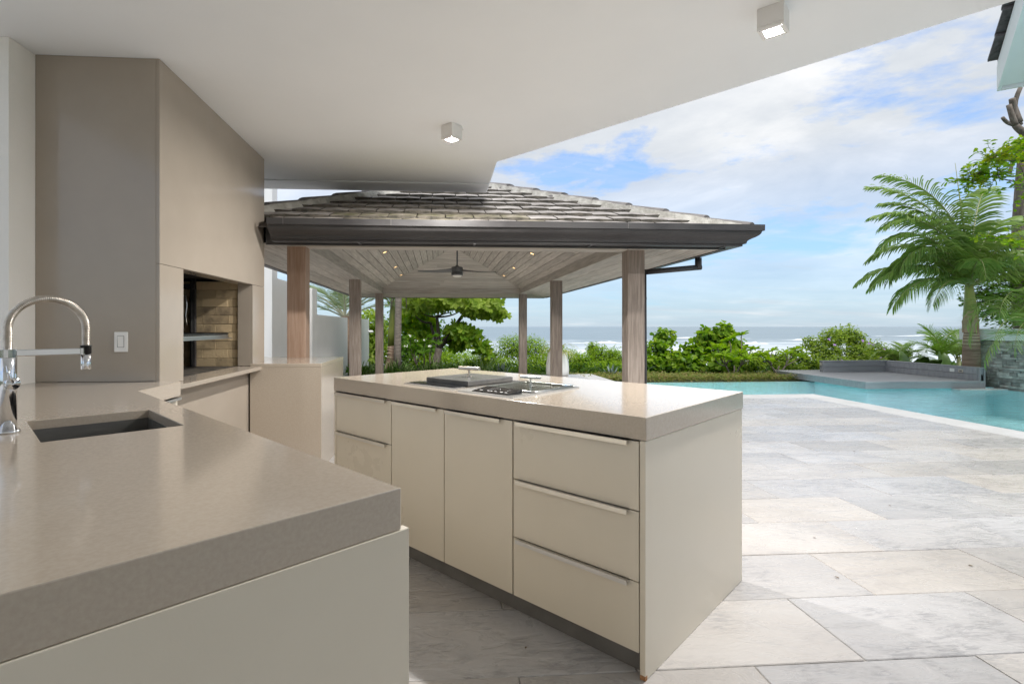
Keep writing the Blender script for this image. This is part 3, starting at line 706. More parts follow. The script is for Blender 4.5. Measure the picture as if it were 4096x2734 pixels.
# steel frame and grill rack
tube('flue_pipe', [(-2.10, 4.60, .90), (-2.10, 4.60, 1.63)], .010, 'soot', fp, n=8)
V, F = join([(bxv(-2.12, -2.08, 4.62, 4.652, .895, 1.645), BF), (bxv(-2.26, -2.08, 4.60, 4.652, 1.56, 1.60), BF)]); mesh('steel_frame', V, F, 'gutter_metal', fp)
tube('crank_chain', [(-2.16, 4.50, 1.50), (-2.10, 4.50, 1.49), (-2.09, 4.50, 1.42), (-2.10, 4.50, 1.33), (-2.09, 4.50, 1.25)], .006, 'steel', fp, n=8)
rack = thing('grill_rack', 'steel barbecue grill rack with grooved bars across the firebox', 'grill rack', -1.95, 3.95, 1.16)
V, F = bev(bxv(-1.775, -1.755, 3.42, 4.50, 1.148, 1.168), BF, .003); mesh('front_rail', V, F, 'steel', rack)
V, F = bev(bxv(-2.16, -2.14, 3.42, 4.50, 1.148, 1.168), BF, .003); mesh('rear_rail', V, F, 'steel', rack)
box('drip_tray', -1.80, -1.74, 3.42, 4.53, 1.138, 1.1475, 'steel', rack)
for k in range(44):
    yb = 3.43 + k * .0244
    V = [(-2.15, yb, 1.186), (-2.15, yb + .011, 1.168), (-2.15, yb + .022, 1.186), (-1.757, yb, 1.186), (-1.757, yb + .011, 1.168), (-1.757, yb + .022, 1.186)]
    V += [(x, y, z - .003) for x, y, z in V]
    mesh('v_bar', V, [[0, 1, 4, 3], [1, 2, 5, 4], [6, 9, 10, 7], [7, 10, 11, 8], [3, 4, 10, 9], [4, 5, 11, 10], [0, 6, 7, 1], [1, 7, 8, 2]], 'steel', rack)
# wall switch
t = thing('wall_switch', 'white rocker light switch on the taupe chimney front', 'switch', -1.8145, 3.128, 1.148)
V, F = bev(bxv(-1.852, -1.777, 3.1215, 3.129, 1.091, 1.206), BF, .003, 2); pl = mesh('plate', V, F, 'switch_white', t)
mesh('rocker', [(-1.831, 3.1205, 1.12), (-1.799, 3.1205, 1.12), (-1.799, 3.1175, 1.182), (-1.831, 3.1175, 1.182), (-1.831, 3.1225, 1.12), (-1.799, 3.1225, 1.12), (-1.799, 3.1225, 1.182), (-1.831, 3.1225, 1.182)],
     [[0, 1, 2, 3], [0, 4, 5, 1], [1, 5, 6, 2], [2, 6, 7, 3], [3, 7, 4, 0]], 'switch_white', t)
V, F = join([(bxv(-1.8335, -1.8315, 3.1205, 3.1214, 1.1175, 1.1845), BF), (bxv(-1.7985, -1.7965, 3.1205, 3.1214, 1.1175, 1.1845), BF), (bxv(-1.8315, -1.7985, 3.1205, 3.1214, 1.1175, 1.1195), BF), (bxv(-1.8315, -1.7985, 3.1205, 3.1214, 1.1825, 1.1845), BF)])
mesh('rocker_gap', V, F, 'toe_grey', pl)

# ------------------------------------------------------------------ stone bar beyond the chimney
t = thing('stone_bar', 'taupe stone bar counter wrapped round the foot of a timber post', 'bar counter', -1.3, 5.0, 0)
V, F = prism_vf([(-1.604 + .004, 4.568), (-1.005, 4.568), (-1.003, 5.60), (-2.6, 5.60), (-2.6, 4.945), (-1.600, 4.945)], .888, .92); V, F = bev(V, F, .0025, 2); mesh('countertop', V, F, 'quartz', t)
box('front_panel', -1.602, -1.0055, 4.5685, 4.5885, 0, .8875, 'quartz', t)
box('side_panel', -1.0255, -1.0055, 4.589, 5.598, 0, .8875, 'quartz', t)
box('body', -1.602, -1.026, 4.589, 5.598, 0, .8875, 'quartz', t)

# ------------------------------------------------------------------ timber pavilion
pv = thing('timber_pavilion', 'open timber pavilion with hipped tiled roof and dark gutter', 'pavilion', .33, 9.27, 0)
PW = .185; XL, XR = -1.545, 2.02; PYS = [5.45, 9.17, 12.90]; BB, BT = 2.055, 2.21
for yy in PYS:
    for xx in (XL, XR):
        near = yy == PYS[0] and xx == XL
        V, F = bev(bxv(xx, xx + PW, yy, yy + PW, 0, BB + .01), BF, .005)
        o = mesh('post', V, F, 'post_wood_red' if near else 'post_wood', pv)
        if near: o['label'] = 'reddish timber post rising from the stone bar'
for xx in (XL, XR): box('beam', xx + .002, xx + PW - .002, PYS[0] - .02, PYS[2] + PW + .02, BB, BT, 'board_wood', pv, w=.004)
for yy in (PYS[0], PYS[2]): box('beam', XL + PW - .001, XR + .001, yy + .002, yy + PW - .002, BB, BT + .001, 'board_wood_x', pv, w=.004)
IX0, IX1, IY0, IY1 = XL + PW, XR, PYS[0] + PW, PYS[2]; HALF = (IX1 - IX0) / 2; SL = .4456; CX = (IX0 + IX1) / 2
ZB = 2.197
lining = mesh('ceiling_lining', [(IX0 - .02, IY0 - .02, ZB + .006), (IX1 + .02, IY0 - .02, ZB + .006), (IX1 + .02, IY1 + .02, ZB + .006), (IX0 - .02, IY1 + .02, ZB + .006), (CX, IY0 + HALF, ZB + .015 + HALF * SL), (CX, IY1 - HALF, ZB + .015 + HALF * SL)],
              [[0, 1, 4], [1, 2, 5, 4], [2, 3, 5], [3, 0, 4, 5]], 'joint_dark', pv)
NB = 15; bw = HALF / NB
def board(q, mat, par):   # q: four corners of the underside
    V = [(x, y, z) for x, y, z in q] + [(x, y, z + .010) for x, y, z in q]
    mesh('ceiling_board', V, BF, mat, par)
for k in range(NB):
    d0, d1 = k * bw + .0045, (k + 1) * bw - .0045; z0, z1 = ZB - .009 + d0 * SL, ZB - .009 + d1 * SL
    for side in (0, 1):
        xa, xb = (IX0 + d0, IX0 + d1) if side == 0 else (IX1 - d0, IX1 - d1)
        cut = sorted(random.uniform(.2, .8) for _ in range(2)); cut = [0] + cut + [1] if k < 12 else [0, cut[0], 1]
        for c0, c1 in zip(cut[:-1], cut[1:]):
            g0 = .0015 if c0 else 0; g1 = .0015 if c1 < 1 else 0
            L0, L1 = IY0 + d0, IY1 - d0; U0, U1 = IY0 + d1, IY1 - d1
            sy = lambda c, a, b: a + (b - a) * c
            # straight butt cuts inside, mitred ends on the hips
            ya, yb = IY0 + (IY1 - IY0) * c0 + g0, IY0 + (IY1 - IY0) * c1 - g1
            board([(xa, max(ya, L0), z0), (xb, max(ya, U0), z1), (xb, min(yb, U1), z1), (xa, min(yb, L1), z0)] if side == 0 else
                  [(xb, max(ya, U0), z1), (xa, max(ya, L0), z0), (xa, min(yb, L1), z0), (xb, min(yb, U1), z1)], 'board_wood', lining)
    for side in (0, 1):
        ya, yb = (IY1 - d0, IY1 - d1) if side == 0 else (IY0 + d0, IY0 + d1)
        c = random.uniform(.3, .7)
        for c0, c1 in ((0, c), (c, 1)):
            if k > 10 and c0: continue
            if k > 10: c1 = 1
            xa, xb = IX0 + (IX1 - IX0) * c0, IX0 + (IX1 - IX0) * c1
            q = [(max(xa, IX0 + d0), ya, z0), (min(xb, IX1 - d0), ya, z0), (min(xb, IX1 - d1), yb, z1), (max(xa, IX0 + d1), yb, z1)]
            board(q, 'board_wood_x', lining)
# sloping soffit outside the beams
OV = .551; EX0, EX1, EY0, EY1 = XL - OV, XR + PW + OV, PYS[0] - OV, PYS[2] + PW + OV; ZO, ZE = 2.088, 1.992
for k in range(4):
    d0, d1 = k * OV / 4 + .0035, (k + 1) * OV / 4 - .0035; z0, z1 = ZO - (ZO - ZE) * d0 / OV, ZO - (ZO - ZE) * d1 / OV
    ax0, ax1, ay0, ay1 = XL - d0, XR + PW + d0, PYS[0] - d0, PYS[2] + PW + d0; bx0, bx1, by0, by1 = XL - d1, XR + PW + d1, PYS[0] - d1, PYS[2] + PW + d1
    board([(ax0, ay0, z0), (ax0, ay1, z0), (bx0, by1, z1), (bx0, by0, z1)], 'board_wood', lining)
    board([(ax1, ay1, z0), (ax1, ay0, z0), (bx1, by0, z1), (bx1, by1, z1)], 'board_wood', lining)
    board([(ax0, ay1, z0), (ax1, ay1, z0), (bx1, by1, z1), (bx0, by1, z1)], 'board_wood_x', lining)
    board([(ax1, ay0, z0), (ax0, ay0, z0), (bx0, by0, z1), (bx1, by0, z1)], 'board_wood_x', lining)
def ring_sweep(prof, x0, x1, y0, y1):
    V, F = [], []; n = len(prof)
    for p, z in prof: V += [(x0 - p, y0 - p, z), (x1 + p, y0 - p, z), (x1 + p, y1 + p, z), (x0 - p, y1 + p, z)]
    for i in range(n):
        j = (i + 1) % n
        for k in range(4): F.append([i * 4 + k, i * 4 + (k + 1) % 4, j * 4 + (k + 1) % 4, j * 4 + k])
    return V, F
def run_sweep(prof, xs, ys):
    """profile swept right round the eaves from the chimney (xs on the front, ys on the left side)"""
    V, F = [], []; n = len(prof)
    for p, z in prof: V += [(xs, EY0 - p, z), (EX1 + p, EY0 - p, z), (EX1 + p, EY1 + p, z), (EX0 - p, EY1 + p, z), (EX0 - p, ys, z)]
    for i in range(n):
        j = (i + 1) % n
        for k in range(4): F.append([i * 5 + k, i * 5 + k + 1, j * 5 + k + 1, j * 5 + k])
    F += [[i * 5 for i in range(n)], [i * 5 + 4 for i in range(n)][::-1]]
    return V, F
V, F = run_sweep([(0, 1.984), (.019, 1.984), (.019, 2.16), (0, 2.16)], -1.572, 4.96); mesh('fascia', V, F, 'gutter_metal', pv)
prof = [(.0195, 2.002), (.124, 1.999), (.128, 2.001), (.128, 2.019), (.152, 2.021), (.155, 2.038), (.163, 2.050), (.182, 2.062), (.208, 2.074), (.230, 2.089), (.242, 2.106), (.246, 2.124), (.263, 2.126), (.264, 2.182), (.250, 2.184), (.249, 2.135), (.14, 2.04), (.0195, 2.03)]
V, F = run_sweep(prof, -1.488, 4.96)
gut = mesh('gutter', V, F, 'gutter_metal', pv)
for bx in (-.73, .32, 1.41, 2.70): box('gutter_bracket', bx, bx + .022, EY0 - .1295, EY0 - .018, 1.992, 2.0195, 'gutter_metal', gut)
for bx in (-1.35, -.42, 1.72): box('gutter_seam', bx, bx + .004, EY0 - .2655, EY0 - .249, 2.127, 2.183, 'toe_grey', gut)
# downpipe at the near right post
V, F = join([tube_vf([(2.885, 5.62, 2.0), (2.885, 5.62, 1.872)], .036, 16), tube_vf([(2.915, 5.62, 1.898), (2.27, 5.62, 1.838)], .030, 16), tube_vf([(2.262, 5.60, 1.852), (2.262, 5.58, .0)], .0215, 14),
             tube_vf([(2.262, 5.60, 1.56), (2.262, 5.60, 1.535)], .0245, 14)])
mesh('downpipe', V, F, 'gutter_metal', pv, smooth=True)

# roof covering
EV = .15; TX0, TX1, TY0, TY1 = EX0 - EV, EX1 + EV, EY0 - EV, EY1 + EV; TH = (TX1 - TX0) / 2; ZR = 2.118; SLR = .432
RX = (TX0 + TX1) / 2
roof = mesh('roof', [(TX0, TY0, ZR), (TX1, TY0, ZR), (TX1, TY1, ZR), (TX0, TY1, ZR), (RX, TY0 + TH, ZR + TH * SLR), (RX, TY1 - TH, ZR + TH * SLR)], [[0, 1, 4], [1, 2, 5, 4], [2, 3, 5], [3, 0, 4, 5]], "joint_dark", pv)
EXP, TLW = .225, .272
def tile_vf(side, c, k, n):
    r0, r1 = c * EXP, min(c * EXP + EXP + .07, TH - .02)
    wob = random.uniform(-.003, .004); sh = (TLW / 2 if c % 2 else 0)
    lo, hi = -sh + k * TLW, -sh + (k + 1) * TLW
    L = (TX1 - TX0) if side in (0, 2) else (TY1 - TY0)
    def cl(t, r): return min(max(t, r + .05, (-1.525 - TX0) if side == 0 and c == 0 else 0), L - r - .05)
    a0, b0, a1, b1 = cl(lo + .005, r0), cl(hi - .005, r0), cl(lo + .005, r1), cl(hi - .005, r1)
    if b0 - a0 < .03: return None
    m0 = (a0 + b0) / 2; m1 = (a1 + b1) / 2
    h0, h1 = .036 + wob * 2, .004; T = .029; camb = .006
    pts = [(a0, r0, h0), (m0, r0, h0 + .003), (b0, r0, h0), (a1, r1, h1), (m1, r1, h1 + camb), (b1, r1, h1)]
    top = [(a0, r0, h0 + T), (m0, r0, h0 + T + camb), (b0, r0, h0 + T), (a1, r1, h1 + T), (m1, r1, h1 + T + camb), (b1, r1, h1 + T)]
    V = []
    for t, r, h in pts + top:
        z = ZR + r * SLR + h
        V.append({0: (TX0 + t, TY0 + r, z), 1: (TX1 - r, TY0 + t, z), 2: (TX0 + t, TY1 - r, z), 3: (TX0 + r, TY0 + t, z)}[side])
    F = [[6, 7, 10, 9], [7, 8, 11, 10], [0, 1, 7, 6], [1, 2, 8, 7], [0, 3, 4, 1], [1, 4, 5, 2], [0, 6, 9, 3], [2, 5, 11, 8], [3, 9, 10, 4], [4, 10, 11, 5]]
    return V, F
TMI = [0, 0, 1, 1, 1, 1, 1, 1, 0, 0]
nc = int(TH / EXP)
for c in range(nc):
    for k in range(int((TX1 - TX0) / TLW) + 2):
        r = tile_vf(0, c, k, 0)
        if r:
            mossy = c < 2 and -1.0 < (r[0][0][0] + r[0][2][0]) / 2 < .75 + .3 * random.random()
            mesh('roof_tile', r[0], r[1], None, roof, mats=['roof_moss' if mossy and random.random() < .8 else 'roof_tile', 'roof_edge'], mi=TMI)
acc = []
for side in (1, 2, 3):
    L = (TX1 - TX0) if side == 2 else (TY1 - TY0)
    for c in range(nc):
        for k in range(int(L / TLW) + 2):
            r = tile_vf(side, c, k, 0)
            if r: acc.append(r)
V, F = join(acc); tag(mesh('roof_tile', V, F, 'roof_tile', roof), kind='stuff')
def hip(p0, p1, n, vis_):
    P0, P1 = Vector(p0), Vector(p1); d = (P1 - P0).normalized(); sd_ = d.cross(Vector((0, 0, 1))).normalized(); up = sd_.cross(d)
    Lh = (P1 - P0).length; st = Lh / n
    for i in range(n):
        a = P0 + d * (i * st - .03); ln = st + .06; lift0, lift1 = .038, .012
        j = random.uniform(-.004, .004)
        prof = [(-.125, -.005), (-.088, .056), (-.03, .070), (.03, .070), (.088, .056), (.125, -.005), (.108, -.012), (.076, .040), (.0, .052), (-.076, .040), (-.108, -.012)]
        V = [];
        for tt_, lf in ((0, lift0), (1, lift1)):
            for s_, h_ in prof: V.append(tuple(a + d * (ln * tt_) + sd_ * (s_ + j) + up * (h_ + lf)))
        n2 = len(prof); F = [[k, (k + 1) % n2, n2 + (k + 1) % n2, n2 + k] for k in range(n2)] + [list(range(n2))[::-1], [n2 + k for k in range(n2)]]
        mesh('hip_tile', V, F, 'hip_tile', roof)
    # bedding mortar with ragged lower edges
    m_ = 70; V, F = [], []
    for i in range(m_ + 1):
        c_ = P0 + d * (Lh * i / m_ + .03 * (1 - i / m_)); e1, e2 = random.uniform(-.02, .02), random.uniform(-.02, .02)
        for s_, h_ in [(-.150 - e1, -.035), (-.118 - e1 * .4, .040), (0, .055), (.118 + e2 * .4, .040), (.150 + e2, -.035)]: V.append(tuple(c_ + sd_ * s_ + up * (h_ + .028 + random.uniform(-.006, .006))))
    for i in range(m_):
        for k in range(4): F.append([i * 5 + k, i * 5 + k + 1, (i + 1) * 5 + k + 1, (i + 1) * 5 + k])
    F += [[0, 1, 2, 3, 4], [m_ * 5 + 4 - k for k in range(5)]]
    mesh('hip_mortar', V, F, 'mortar', roof)
rz = ZR + TH * SLR
hip((TX1, TY0, ZR), (RX, TY0 + TH, rz), 9, 1); hip((TX0, TY0, ZR), (RX, TY0 + TH, rz), 9, 1)
hip((TX1, TY1, ZR), (RX, TY1 - TH, rz), 9, 1); hip((TX0, TY1, ZR), (RX, TY1 - TH, rz), 9, 1); hip((RX, TY0 + TH, rz), (RX, TY1 - TH, rz), 9, 1)

# recessed spots on both slopes
SPOT_W = 7.0
for sx, xx in ((-1, -.85), (1, 1.51)):
    for yy, lab in ((8.35, 'nearest the front eave'), (10.40, 'beyond the fan'), (12.00, 'next to the rear hip')):
        d = (IX1 - xx) if sx > 0 else (xx - IX0); z = ZB - .009 + d * SL
        side = 'pool side' if sx > 0 else 'white wall side'
        t = thing('recessed_light', f'small warm recessed spot in the pavilion ceiling, {side}, {lab}', 'spotlight', xx, yy, z, 0, 'recessed spots in the pavilion ceiling')
        rot = Matrix.Translation((xx, yy, z)) @ Matrix.Rotation(math.atan(SL) * sx, 4, 'Y')
        V, F = lathe_vf([(.033, -.003), (.048, -.004), (.050, .004), (.033, .004)], n=20); F = F[:-2] + [[k + 60, (k + 1) % 20 + 60, (k + 1) % 20, k] for k in range(20)]
        mesh('trim_ring', V, F, 'toe_grey', t, rot)
        lathe('lamp_face', [(.0325, -.0005), (.0325, .003)], 0, 0, 'spot_glow', t, rot, 18)
        ld = bpy.data.lights.new('spot_light', 'AREA'); ld.shape = 'DISK'; ld.size = .06; ld.energy = SPOT_W; ld.color = (1.0, .95, .88); ld.spread = R(96)
        lo = bpy.data.objects.new('spot_light', ld); COL.objects.link(lo); lo.parent = t; lo.location = (0, 0, -.02)
# ceiling fan
fz = 2.19; fxx, fyy = .33, 9.27
t = thing('ceiling_fan', 'dark grey three-blade ceiling fan on a long rod in the pavilion', 'ceiling fan', fxx, fyy, fz)
tube('rod', [(fxx, fyy, 2.29), (fxx, fyy, 2.945)], .014, 'fan_grey', t, n=12)
lathe('canopy', [(.065, 2.945), (.06, 2.90), (.02, 2.875)], fxx, fyy, 'fan_grey', t)
lathe('motor', [(.10, 2.205), (.103, 2.21), (.103, 2.285), (.098, 2.292), (.04, 2.296), (.034, 2.31), (.018, 2.325)], fxx, fyy, 'fan_grey', t)
lathe('light_housing', [(.096, 2.145), (.103, 2.15), (.103, 2.197), (.096, 2.20)], fxx, fyy, 'fan_grey', t)
lathe('light_globe', [(.03, 2.115), (.065, 2.122), (.082, 2.14), (.084, 2.146)], fxx, fyy, 'fan_glass', t)
for az in (184, -4, 82):
    mm = frame(fxx, fyy, 2.205, R(az)); V, F = [], []
    for i in range(13):
        s_ = i / 12; rr_ = .095 + s_ * .60; wd = .085 * (1 - .72 * s_) + .02; pit = R(16 - 10 * s_); up_ = .028 * (1 - s_) - .012 * math.sin(s_ * math.pi)
        for sg, hh in ((-1, 0), (1, 0), (1, .007), (-1, .007)):
            V.append((rr_, sg * wd * math.cos(pit) + .02 * s_, sg * wd * math.sin(pit) * .8 + up_ + hh))
    for i in range(12):
        for k in range(4): F.append([i * 4 + k, i * 4 + (k + 1) % 4, (i + 1) * 4 + (k + 1) % 4, (i + 1) * 4 + k])
    F += [[3, 2, 1, 0], [48, 49, 50, 51]]
    mesh('blade', V, F, 'fan_grey', t, mm)

# ------------------------------------------------------------------ boundary walls on the left
t = thing('boundary_wall', 'long low white rendered wall beyond the left timber posts', 'wall', -2.6, 14, 0)
def cam2h(X, Y): return (X * C4 + Y * S4, -X * S4 + Y * C4)
wx, wy = cam2h(-3.30, 10.58)
box('wall_panel', wx - .35, wx, 11.20, 14.9, -.4, 1.49, 'white_paint', t)
box('wall_panel', wx - .35, wx - .13, 14.901, 16.9, -.4, 1.495, 'white_paint', t)
box('wall_panel', wx - .35, wx - .02, 16.901, 19.6, -.4, 1.50, 'white_paint', t)
lathe('wall_light', [(.02, 1.0), (.09, 1.02), (.11, 1.06), (.06, 1.10)], wx + .05, 19.55, 'planter_white', t)
t = thing('garden_building', 'tall white rendered building wall with stepped corners behind the chimney', 'building', -2.9, 9.5, 0)
ax, ay = cam2h(-3.19, 8.2)
box('corner_tower', ax - 1.2, ax, ay, ay + .27, -.3, 5.2, 'white_paint', t)
box('wall', ax - 1.2, ax - .003, ay + .271, wy + .0, -.3, 2.02, 'white_paint', t)
box('corner_pier', wx - 1.0, wx + .001, wy + .001, 11.199, -.3, 2.02, 'white_paint', t)

# ------------------------------------------------------------------ daybed deck by the pool
dk = thing('daybed_deck', 'grey slatted daybed platform with low L-shaped back over the pool edge', 'daybed deck', 10.5, 12, 0)
DX0, DX1, DY0, DY1, DZ = 9.15, 11.80, 10.60, 13.70, .05
n = 22; st = (DY1 - DY0 - .05) / n
for k in range(n):
    y0 = DY0 + .03 + k * st
    box('deck_board', DX0 + .03, DX1 if y0 < 13.0 else 10.0 if False else DX1, y0 + .0025, y0 + st - .0025, DZ - .022, DZ, 'deck_board', dk, w=.002)
box('edge_board', DX0, DX1 + .13, DY0 - .004, DY0 + .029, DZ - .035, DZ + .001, 'deck_board', dk, w=.002)
box('edge_board', DX0, DX0 + .029, DY0 + .030, DY1, DZ - .035, DZ + .001, 'deck_board', dk, w=.002)
box('skirt_board', DX0 + .004, DX1 + .10, DY0, DY0 + .025, -.105, DZ - .036, 'deck_board', dk, w=.002)
box('skirt_board', DX0 + .004, DX0 + .025, DY0 + .0255, DY1, -.105, DZ - .036, 'deck_board', dk, w=.002)
box('plinth', DX0 + .12, 12.234, DY0 + .10, 12.28, -1.4, -.105, 'pool_tile', dk)
box('frame', DX0 + .03, DX1 + .08, DY0 + .03, DY1 - .02, -.10, DZ - .023, 'joint_dark', dk)
BZ0, BZ1 = DZ + .001, .345
mid = (BZ0 + BZ1 - .02) / 2
for z0, z1 in ((BZ0, mid - .003), (mid + .003, BZ1 - .022)):
    box('back_board', 10.05, DX1 - .001, 13.00, 13.02, z0, z1, 'deck_board', dk, w=.002)
    box('back_board', 10.05, DX1 + .11, 13.10, 13.12, z0, z1, 'deck_board', dk, w=.002)
    box('back_board', DX1, DX1 + .02, 10.66, 13.019, z0, z1, 'deck_board', dk, w=.002)
    box('back_board', DX1 + .105, DX1 + .125, 10.66, 13.12, z0 - .1, z1, 'deck_board', dk, w=.002)
    box('end_board', 10.06, 10.08, 13.021, 13.099, z0, z1, 'deck_board', dk)
    box('end_board', DX1 + .026, DX1 + .10, 10.628, 10.645, z0 - .14, z1, 'deck_board', dk)
box('back_cap', 10.04, DX1 + .13, 12.99, 13.13, BZ1 - .021, BZ1, 'deck_board', dk, w=.003)
box('back_cap', DX1 - .006, DX1 + .132, 10.60, 12.989, BZ1 - .021, BZ1, 'deck_board', dk, w=.003)
for x0 in (DX1 - .004, DX1 + .10): box('end_stile', x0, x0 + .028, 10.598, 10.65, -.13, BZ1 - .0215, 'deck_board', dk, w=.002)
box('end_stile', 10.042, 10.065, 12.994, 13.02, BZ0, BZ1 - .0215, 'deck_board', dk, w=.002)
for yy, mt_ in ((11.22, 'switch_white'), (11.02, 'outlet_brass')):
    o = box('outlet_plate', DX1 - .006, DX1 + .001, yy - .055, yy + .055, .20, .275, mt_, dk, w=.002)
    box('socket', DX1 - .0085, DX1 - .0062, yy - .028, yy + .028, .222, .253, 'toe_grey' if mt_ != 'switch_white' else 'planter_white', o)
box('outlet_plate', 10.030, 10.041, 13.03, 13.09, .22, .29, 'outlet_brass', dk)
box('stone_ledge', 11.15, 12.28, 10.44, 10.62, -.135, -.108, 'coping_stone', dk)

# ------------------------------------------------------------------ slate garden wall with white cap
WXF = 12.30
gw = thing('slate_wall', 'stacked slate garden wall with a white rendered cap by the pool', 'wall', 12.45, 9, 0)
box('wall_core', WXF + .05, WXF + .30, 2, 11.06, -1.5, .925, 'joint_dark', gw)
box('pier', WXF + .02, WXF + .32, 11.061, 11.47, -1.5, .935, 'white_paint', gw)
box('cap', WXF - .03, WXF + .36, 2, 11.50, .936, 1.19, 'white_paint', gw, w=.006)
z = -.20; row = 0
while z < .90:
    h = random.choice([.045, .055, .065, .075]); h = min(h, .922 - z); y = 11.055 - random.uniform(0, .1); first = True; ytop = 11.055
    y = ytop
    while y > 8.6:
        ln = random.uniform(.09, .30); y1 = max(y - ln, 8.5)
        box('slate_stone', WXF + random.uniform(-.018, .022), WXF + .049, y1 + .002, y - .002, z + .0015, z + h - .0015, 'slate', gw, w=.004)
        y = y1
    z += h
# ------------------------------------------------------------------ gable of the next house wing, top right
rg0 = at(3990, 352, 10.0)
hg = thing('house_gable', 'white gable eave with dark shingles of the neighbouring house wing', 'roof gable', rg0.x, rg0.y, 0)
dirv = Vector((-.62, -.79, 0)).normalized(); sidev = Vector((.79, -.62, 0)).normalized(); rise = .50; GS = 1.66
gm = Matrix(((dirv.x * GS, sidev.x * GS, 0, rg0.x), (dirv.y * GS, sidev.y * GS, 0, rg0.y), (0, 0, GS, rg0.z), (0, 0, 0, 1)))
def sl_box(name, s0, s1, w0, w1, h0, h1, mat, par):
    V = [(s, w, s * rise + h) for h in (h0, h1) for s, w in ((s0, w0), (s1, w0), (s1, w1), (s0, w1))]
    return mesh(name, V, BF, mat, par, gm)
sl_box('barge_board', 0, 1.3, 0, .035, -.02, .30, 'white_paint', hg)
sl_box('soffit', .02, 1.3, .036, .7, .0, .03, 'white_paint', hg)
box('eave_fascia', -.03, -.001, 0, .7, -.03, .26, 'white_paint', hg, gm)
rf = sl_box('roof_deck', 0, 1.3, .0, .7, .301, .32, 'joint_dark', hg)
for k in range(5):
    s0 = -.06 + k * .30; tilt = .05
    for j in range(2):
        w0 = -.07 - random.uniform(0, .02) + j * .34; V = [(s, w, s * rise + .325 + (tilt if q == 0 else .0) + dz) for dz in (0, .03) for q, (s, w) in ((0, (s0, w0)), (1, (s0 + .36, w0)), (1, (s0 + .36, w0 + .335)), (0, (s0, w0 + .335)))]
        mesh('shingle', V, BF, 'roof_shingle', rf, gm)
box('wall', .35, 1.3, .55, .68, -rg0.z / GS, .17, 'white_paint', hg, gm)

# ------------------------------------------------------------------ planting
UPV = np.array([0, 0, 1.0])
def nrmz(a): return a / np.maximum(np.linalg.norm(a, axis=-1, keepdims=True), 1e-9)
TPL = {'rhomb': (np.array([(0, 0, 0), (.45, .5, .08), (1, 0, 0), (.45, -.5, .08)]), [[0, 2, 1], [0, 3, 2]]),
       'broad': (np.array([(0, 0, 0), (.38, .40, .07), (.76, .5, .06), (1, 0, -.06), (.76, -.5, .06), (.38, -.40, .07)]), [[0, 3, 2, 1], [0, 5, 4, 3]])}
def leaves_vf(pos, nr, tg, ln, wd, shape='rhomb'):
    T, Fc = TPL[shape]; N_ = len(pos); nr = nrmz(nr); tg = nrmz(tg - nr * (tg * nr).sum(1, keepdims=True)); sdv = np.cross(nr, tg)
    ln = np.broadcast_to(np.asarray(ln, float).reshape(-1, 1, 1), (N_, 1, 1)); wd = np.broadcast_to(np.asarray(wd, float).reshape(-1, 1, 1), (N_, 1, 1))
    V = pos[:, None, :] + tg[:, None, :] * (T[None, :, 0:1] * ln) + sdv[:, None, :] * (T[None, :, 1:2] * wd) + nr[:, None, :] * (T[None, :, 2:3] * ln)
    k = len(T); base = (np.arange(N_) * k)[:, None, None]; F = (np.array(Fc)[None] + base).reshape(-1, len(Fc[0]))
    return V.reshape(-1, 3), F
def cat(parts):
    V, F, o = [], [], 0
    for v, f in parts: V.append(np.asarray(v, float)); F += [[i + o for i in q] for q in (f.tolist() if isinstance(f, np.ndarray) else f)]; o += len(v)
    return np.concatenate(V), F
def cloud(lobes, n, ln, wd, shape='rhomb', shell=.55, upb=.5, rg=None, droop=0.0):
    rg = rg or rng
    w = np.array([r[0] * r[1] + r[1] * r[2] + r[0] * r[2] for c, r in lobes]); idx = rg.choice(len(lobes), n, p=w / w.sum())
    C = np.array([list(c) for c, r in lobes])[idx]; Rr = np.array([r for c, r in lobes])[idx]
    d = nrmz(rg.normal(size=(n, 3))); rad = shell + (1 - shell) * rg.random((n, 1)) ** .6
    # uneven outline: a few low bumps pushed in and out
    bump = 1 + .16 * np.sin(d[:, :1] * 7 + idx[:, None] * 2.1) * np.cos(d[:, 1:2] * 6 + idx[:, None]) + .10 * rg.normal(size=(n, 1))
    pos = C + d * Rr * rad * bump
    nr = d * .55 + UPV * upb + rg.normal(size=(n, 3)) * .45; tg = d * .7 + rg.normal(size=(n, 3)) * .8 - UPV * droop
    s = rg.uniform(.65, 1.2, n)
    return leaves_vf(pos, nr, tg, ln * s, wd * s, shape)
def rosettes(cent, axis, k, ln, wd, spread=1.0, rg=None, shape='broad'):
    """whorls of leaves at twig ends"""
    rg = rg or rng; cent = np.asarray(cent, float); n = len(cent); axis = nrmz(np.asarray(axis, float))
    a = rg.uniform(0, 6.28, n)[:, None] + np.arange(k)[None] * (2 * math.pi / k) + rg.normal(size=(n, k)) * .18
    h = np.where(np.abs(axis[:, 2:3]) < .9, UPV, np.array([1.0, 0, 0])); u = nrmz(np.cross(axis, h)); v = np.cross(axis, u)
    rad = u[:, None] * np.cos(a)[..., None] + v[:, None] * np.sin(a)[..., None]
    tilt = rg.uniform(.05, .7, (n, k, 1)) ; tg = rad * spread + axis[:, None] * tilt; nr = axis[:, None] - rad * tilt * .7
    pos = np.repeat(cent[:, None], k, 1); s = rg.uniform(.75, 1.15, n * k)
    return leaves_vf(pos.reshape(-1, 3), nr.reshape(-1, 3), tg.reshape(-1, 3), ln * s, wd * s, shape)
